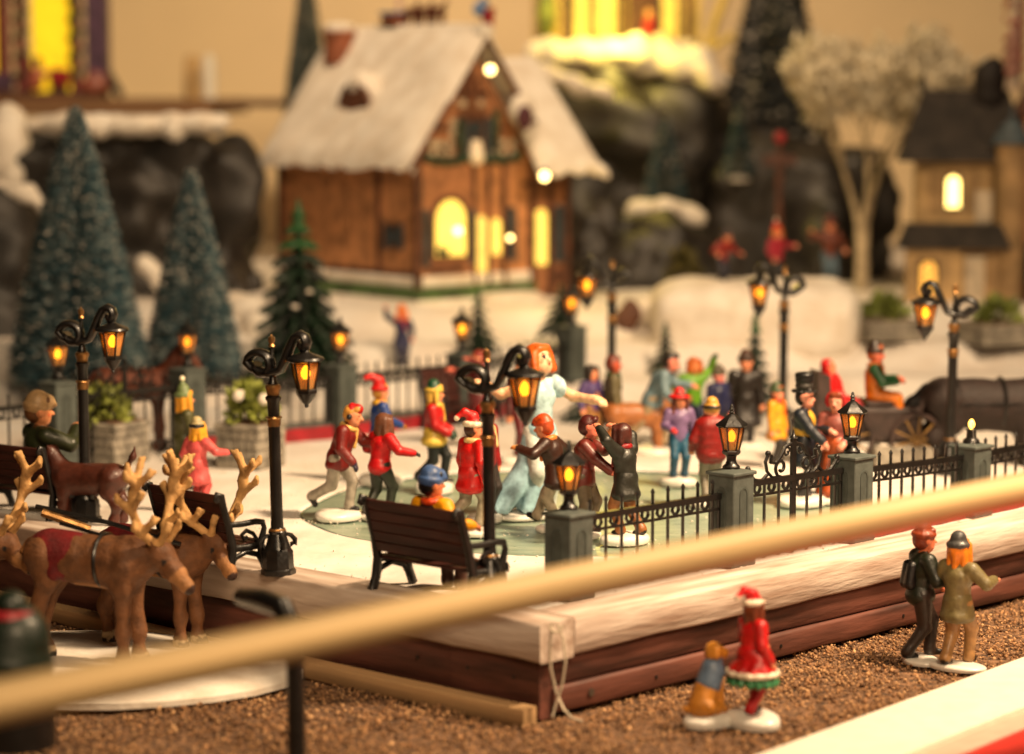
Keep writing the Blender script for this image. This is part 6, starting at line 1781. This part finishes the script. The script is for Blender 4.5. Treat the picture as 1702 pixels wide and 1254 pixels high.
for x in (1.3, 4.8): MB().box(x, x + .8, 1.95, 2.19, tz(352), tz(288), .05).build('shutter', 'tan_wall2', th)
dr = MB().box(5.4, 7.0, 1.9, 2.19, tz(372), tz(318), .05).build('white_door', 'door_cream', th)
MB().box(4.4, 6.2, -.85, -.61, tz(520), tz(425), .06).build('white_door', 'door_cream', th)
# turret and right-hand wing
MB().lathe([(1.35, 0), (1.35, tz(320)), (1.5, tz(250)), (1.5, tz(240))], 10, (8.6, 0.2, 0)).build('turret', 'tan_wall2', th)
MB().lathe([(2.0, 0), (1.2, 1.6), (.3, 2.4), (.1, 3.6)], 10, (8.6, 0.2, tz(240))).build('turret_roof', 'slate_blue', th)
MB().box(9.6, 16, -.2, 8, 0, tz(190)).build('wing_wall', 'plaster_orange', th)
MB().prism([(9.0, tz(190)), (16.8, tz(190)), (13, tz(60))], -.9, 9).build('wing_roof', 'timber', th, 0)
MB().box(10.2, 13.5, -.5, -.21, tz(330), tz(270), .08).build('wing_window', 'timber', th)
MB().box(10.0, 16, -3.4, -.21, tz(470), tz(400), .2).build('awning', 'slate_blue', th)
MB().box(10.2, 15.8, -2.6, -.22, 0, tz(472)).build('shop_front', 'timber', th)
# planters before the tan house
for (x, y, Y, w, l, s) in ((1470, 600, 232, 5.0, 'grey stone planter under the tan house lower window', 41), (1655, 605, 230, 5.4, 'grey stone planter with green bush at the right edge of the plaza', 42)):
    q = D(x, y, Y); q.z = terr(q.x, q.y)
    top = D(x, 535 if s == 41 else 560, Y).z - q.z
    planter(q, w, max(1.8, top), l, R(20), s, 3)
    leafy('potted_plant', q + Vector((0, 0, max(1.8, top))), 2.0, 1.9, 240, 'green leafy plant in the %s' % ('planter under the tan house window' if s == 41 else 'planter at the right edge'), 'leaf', s, 'plants in planters', .8)

# ------------------------------------------------------------------ lit building on the centre rock and pavilion on the shelf
lb = thing('lit_building', 'yellow glowing building with white figures on top of the central rock', 'building', D(1010, 90, 288))
mat('yellow_wall', (.55, .40, .12), .7, var=.2)
mat('yellow_glow', (.8, .6, .15), .5, emit=(1, .62, .08), estr=.35)
MB().box(-8, 10, 0, 8, 0, 14).build('wall', 'yellow_wall', lb)
for x0, x1 in ((-3.6, -2.2), (-1.2, .8), (5.8, 7.4)):
    f = MB().box(x0 - .3, x1 + .3, -.35, -.01, .8, 9, .1).build('window', 'shutter', lb)
    MB().box(x0, x1, -.45, -.36, 1.2, 9).build('lit_pane', 'yellow_glow', f, 0)
for x in (-7.2, -4.4, 1.6, 4.0, 8.6): MB().box(x - .3, x + .3, -.7, -.36, .7, 13, .06).build('post', 'timber', lb)
MB().box(2.2, 5.4, -.5, -.36, .9, 8.5, .06).build('dark_door', 'timber', lb)
for x in (-7, -2, 3, 8): MB().box(x - 1.2, x + 1.2, -1.0, -.71, .72, 1.5, .2).build('ledge_snow', 'snow', lb)
MB().box(-8.5, 2.2, -2.2, -.5, -.6, .7, .25).build('lit_step', 'yellow_wall', lb)
solid('snow_figure', [('c', (3, -1.8, .5), .9, (6.2, -1.8, .6), 1.0), ('c', (3.0, -1.8, .6), .8, (2.6, -1.8, 1.6), .6), ('c', (5, -1.8, 1.2), .8, (5.6, -1.8, 1.6), .7)], [srgb(250, 235, 190)] * 3, 'paint', lb, .25, k=.3)
solid('red_figure', [('c', (4.2, -2.0, 2.2), .65, (4.4, -2.0, 3.4), .6), ('c', (4.4, -2.0, 4.2), .5, (4.4, -2, 4.3), .5)], [srgb(190, 50, 40), srgb(230, 180, 120)], 'paint', lb, .2, k=.2)
MB().tube([(10.3, -1.5, -.5), (11.5, -1.5, 3.5), (12.6, -1.5, 6.5)], .5, 6).tube([(10.6, -1.6, .3), (13.4, -1.6, 2.0)], .4, 6).build('yellow_branch', 'yellow_wall', lb)
MB().ball((-6.6, -1, 4.5), (1.0, .7, 2.8), 8, 6).build('climbing_plant', 'leaf', lb)
# the light that shines from that building down on its step and snow
d = bpy.data.lights.new('building_lamp', 'POINT'); d.energy = .9; d.color = (1, .72, .10); d.shadow_soft_size = .01
lo = bpy.data.objects.new('building_lamp', d); lo.location = D(1010, 30, 276); C.objects.link(lo)
d = bpy.data.lights.new('porch_lamp', 'POINT'); d.energy = .16; d.color = (1, .68, .18); d.shadow_soft_size = .01
lo = bpy.data.objects.new('porch_lamp', d); lo.location = D(905, 360, 236); C.objects.link(lo)

pv = thing('toy_pavilion', 'yellow-lit red and green garlanded toy pavilion on the wall shelf', 'pavilion', D(60, 151, 300))
pv.location.z = SHELF_Z
mat('pav_red', (.20, .035, .03), .5, var=.3); mat('pav_purple', (.10, .05, .10), .5, var=.3); mat('pav_yellow', (.8, .6, .02), .5, emit=(1, .62, .01), estr=.75)
mat('garland_green', (.05, .09, .03), .7, var=.5, scale=8, bump=.8)
MB().box(-6, 7.6, -1.5, 5, .01, .8, .1).build('floor_slab', 'timber', pv)
MB().box(-.6, 3.8, 1.5, 1.9, .81, 14).build('lit_panel', 'pav_yellow', pv)
MB().box(-6, -3.2, 1.5, 1.9, .81, 14).build('lit_panel', 'pav_yellow', pv)
for x in (-1.6, 4.6):
    cpart = MB().lathe([(.7, 0), (.6, .4), (.55, 13)], 10, (x, -.2, .81)).build('column', 'pav_red', pv)
    MB().tube([(x + .62 * math.cos(u), -.2 + .62 * math.sin(u), 1.2 + u * .34) for u in [i * .35 for i in range(100)]], .34, 6).build('garland', 'garland_green', cpart)
MB().box(5.6, 8.0, 0, 3, .81, 13, .1).build('side_wall', 'pav_purple', pv)
MB().box(-5.6, -2.4, -1.3, 0, .81, 2.9, .2).build('counter', 'pav_purple', pv)
MB().box(-4.4, -2.9, 0.2, .6, 2.0, 14, .1).build('post', 'pav_red', pv)
MB().box(1.6, 3.8, -1.2, .2, 1.4, 3.4, .3).build('red_bench', 'red_paint', pv)
MB().box(1.8, 3.6, -1.1, .1, .81, 1.39, .1).build('bench_foot', 'iron', pv)
solid('seated_figure', [('c', (.2, -.6, 1.6), .7, (.4, -.6, 3.2), .6), ('c', (.4, -.7, 4.2), .5, (.4, -.7, 4.3), .5), ('c', (.6, -.9, 2.6), .35, (1.6, -1.0, 2.9), .3), ('c', (-.6, -.8, 1.2), .5, (-.8, -.8, 4.6), .4)], [srgb(190, 120, 90), srgb(90, 50, 36), srgb(210, 150, 110), srgb(120, 40, 34)], 'paint', pv, .2, k=.25)
solid('side_heap', [('c', (6.2, -.6, 1.4), 1.1, (7.4, -.6, 1.5), .9), ('c', (6.6, -.6, 2.4), .8, (7.4, -.6, 2.4), .6), ('c', (7.6, 1, 3.2), .6, (9.2, 1, .6), .5)], [srgb(150, 84, 60), srgb(140, 70, 56), srgb(50, 34, 28)], 'paint', pv, .2, k=.3)
# small white porcelain pair on the shelf
t = thing('white_ornament', 'small white ornament standing on the shelf beside the wall', 'ornament', D(333, 151, 312)); t.location.z = SHELF_Z
MB().lathe([(1.0, 0), (1.05, 1.5), (.9, 4.6), (.6, 5.0)], 12, (-.9, 0, 0)).build('ornament_body', 'tan_wall', t); MB().lathe([(.8, 0), (.85, 3), (.7, 4.8), (.3, 5.1)], 12, (1.1, -.3, 0)).build('ornament_body', 'white_resin', t)

# ------------------------------------------------------------------ carriage
ca = thing('carriage', 'dark open carriage with yellow spoked wheels and red cloth behind the fence', 'carriage', G(1446, 772), R(4))
mat('carriage_dark', (.045, .026, .022), .5, var=.3, bump=.3); mat('gold_wood', (.24, .135, .04), .5, var=.25)
MB().box(-3.8, 3.4, -1.6, 1.6, 1.7, 4.2, .3).build('carriage_body', 'carriage_dark', ca)
MB().prism([(-4.1, 3.2), (-3.0, 3.2), (-3.2, 6.4), (-4.0, 6.6)], -1.7, 1.7).build('seat_back', 'carriage_dark', ca, 20)
MB().box(-3.0, -.8, -1.5, 1.5, 4.21, 4.5, .12).build('seat', 'red_paint', ca)
MB().box(-.6, 1.3, -1.5, 1.5, 4.21, 4.55, .12).build('driver_seat', 'carriage_dark', ca)
MB().prism([(2.6, 3.4), (3.0, 3.4), (3.9, 4.9), (3.6, 5.1)], -1.4, 1.4).build('dashboard', 'carriage_dark', ca, 20)
def wheel(x, y, r):
    w = MB().tube([(x + r * math.cos(u), y, r + r * math.sin(u) + .05) for u in [2 * PI * i / 28 for i in range(28)]], .16, 6, closed=True).build('wheel', 'carriage_dark', ca)
    for k in range(10):
        a = 2 * PI * k / 10 + .2
        MB().tube([(x, y, r + .05), (x + r * math.cos(a), y, r + .05 + r * math.sin(a))], .075, 5).build('spoke', 'gold_wood', w)
    MB().lathe([(.3, -.2), (.34, 0), (.2, .25)], 10).build('hub', 'gold_wood', w, loc=(x, y, r + .05), rot=(PI / 2, 0, 0))
for s in (-1, 1):
    wheel(-2.3, s * 1.95, 2.0); wheel(2.9, s * 1.9, 1.8)
MB().tube([(3.2, -1.0, 2.0), (6, -1.1, 3.2), (9.4, -1.1, 3.6)], .12, 6).build('shaft', 'gold_wood', ca); MB().tube([(3.2, 1.0, 2.0), (6, 1.1, 3.2), (9.4, 1.1, 3.6)], .12, 6).build('shaft', 'gold_wood', ca)
pc = G(1446, 772)
person('carriage driver in orange and green clothes with dark hat holding the reins', pc + Vector((.2, -.3, 2.2)), 82, 6.6, None, None, top=srgb(206, 128, 40), armc=srgb(40, 96, 60), pants=srgb(214, 130, 30), shoe=srgb(40, 50, 36), hat='cuffed', hatc=srgb(60, 44, 36), hatc2=srgb(70, 50, 40), hair=srgb(190, 110, 60), skin=srgb(226, 140, 116), scarf=srgb(200, 120, 66),
       hip=.42, feet={'L': (.06, .28, .15), 'R': (-.06, .28, .15)}, hands={'L': (.0, .22, -.12), 'R': (.0, .22, -.12)}, vox=.11)
person('passenger in bright red cloak leaning back in the carriage', pc + Vector((-2.3, .2, 2.0)), 70, 5.6, None, None, top=srgb(206, 34, 36), pants=srgb(180, 30, 34), hat='hood', hatc=srgb(200, 30, 34), hairstyle=None, skin=srgb(224, 150, 120), hip=.45, feet={'L': (.06, .3, .2), 'R': (-.06, .3, .2)}, lean=-.3, vox=.11, stout=1.2, coat=.1, skirt_r=.17)
t = thing('stone_trough', 'low grey-pink stone block in front of the carriage', 'block', G(1505, 775), R(6)); MB().box(-2.4, 2.4, -1, 1, 0, 1.5, .12).build('block_body', 'stone', t); MB().box(-2.0, 2.0, -.7, .7, 1.501, 1.62, .05).build('block_top', 'snow', t)

# ------------------------------------------------------------------ foreground bits
t = thing('iron_stand', 'blurred black iron stand under the wooden rail in the foreground', 'stand', G(494, 1300, gz)); 
b0 = t.location
q = [D(494, 1400, b0.y), D(492, 1180, b0.y), D(490, 1090, b0.y), D(486, 1040, b0.y), D(470, 1010, b0.y), D(436, 998, b0.y + 2), D(400, 992, b0.y + 4)]
q[0].z = gz
MB().tube([p - b0 for p in q], [.42, .40, .40, .44, .5, .55, .4], 10).build('post', 'iron', t, 60)
MB().lathe([(1.2, 0), (1.2, .2), (.5, .5)], 16).build('foot', 'iron', t)
t = thing('green_sack', 'blurred dark green sack tied with a red ribbon at the lower left', 'sack', D(20, 1150, 112))
solid('sack_body', [('c', (0, 0, 1.5), 1.85, (.1, 0, 2.2), 1.6), ('c', (0, 0, 2.2), 1.5, (0, 0, 3.1), .9)], [srgb(24, 46, 30)] * 2, 'paint', t, .12, k=.4, amp=.06, freq=1.5)
MB().tube([(.85 * math.cos(u), .85 * math.sin(u), 3.35) for u in [2 * PI * i / 20 for i in range(20)]], .3, 8, closed=True).build('ribbon', 'red_paint', t)
solid('sack_neck', [('c', (0, 0, 3.3), .6, (0, 0, 3.7), .75)], [srgb(24, 46, 30)], 'paint', t, .12, k=.2)
MB().lathe([(1.9, -2.35), (1.9, -.2), (1.6, .1)], 16).build('sack_stand', 'iron', t)
# white board with red side, lower right
wb = thing('white_board', 'bright white painted board with a red side at the lower right corner', 'board', G(1290, 1258, gz))
a_ = G(1290, 1258, gz); b_ = G(1702, 1105, gz); v = b_ - a_; wb.rotation_euler = (0, 0, math.atan2(v.y, v.x))
mat('board_white', (.80, .74, .64), .5, var=.04, bump=.15); mat('board_red', (.55, .02, .015), .45, var=.1)
MB().box(-12, 40, -5.35, 0, -.1, .45, .04).build('white_top', 'board_white', wb)
MB().box(-12, 40, -6.95, -5.36, -.1, .22, .04).build('pink_step', mat('board_pink', (.62, .40, .32), .5, var=.05), wb)
MB().box(-12, 40, -26, -6.96, -.1, .12, .04).build('red_side', 'board_red', wb)
# loose cord at the platform corner
cd = thing('loose_cord', 'loop of pale string hanging at the front corner of the platform', 'string', P0 + Vector((0, 0, -1)))
c0 = cd.location
def cp(px, py, f): return D(px, py, f) - c0
Yc = P0.y - .35
MB().tube([cp(918, 1036, Yc), cp(914, 1070, Yc), cp(915, 1110, Yc), cp(924, 1150, Yc), cp(936, 1178, Yc - .2), cp(950, 1194, Yc - .5), cp(968, 1200, Yc - .6)], .07, 6).build('strand', 'string', cd, 60)
MB().tube([cp(926, 1036, Yc), cp(936, 1062, Yc - .1), cp(940, 1100, Yc - .1), cp(934, 1140, Yc - .1), cp(924, 1170, Yc - .2), cp(918, 1192, Yc - .3)], .065, 6).build('strand', 'string', cd, 60)
MB().tube([cp(912, 1040, Yc), cp(920, 1052, Yc - .1), cp(930, 1050, Yc - .1), cp(937, 1040, Yc)], .08, 6).build('knot_loop', 'string', cd, 60)
# ------------------------------------------------------------------ centimetres -> metres
for me in bpy.data.meshes:
    me.transform(Matrix.Scale(U, 4))
for o in bpy.data.objects:
    o.location = Vector(o.location) * U
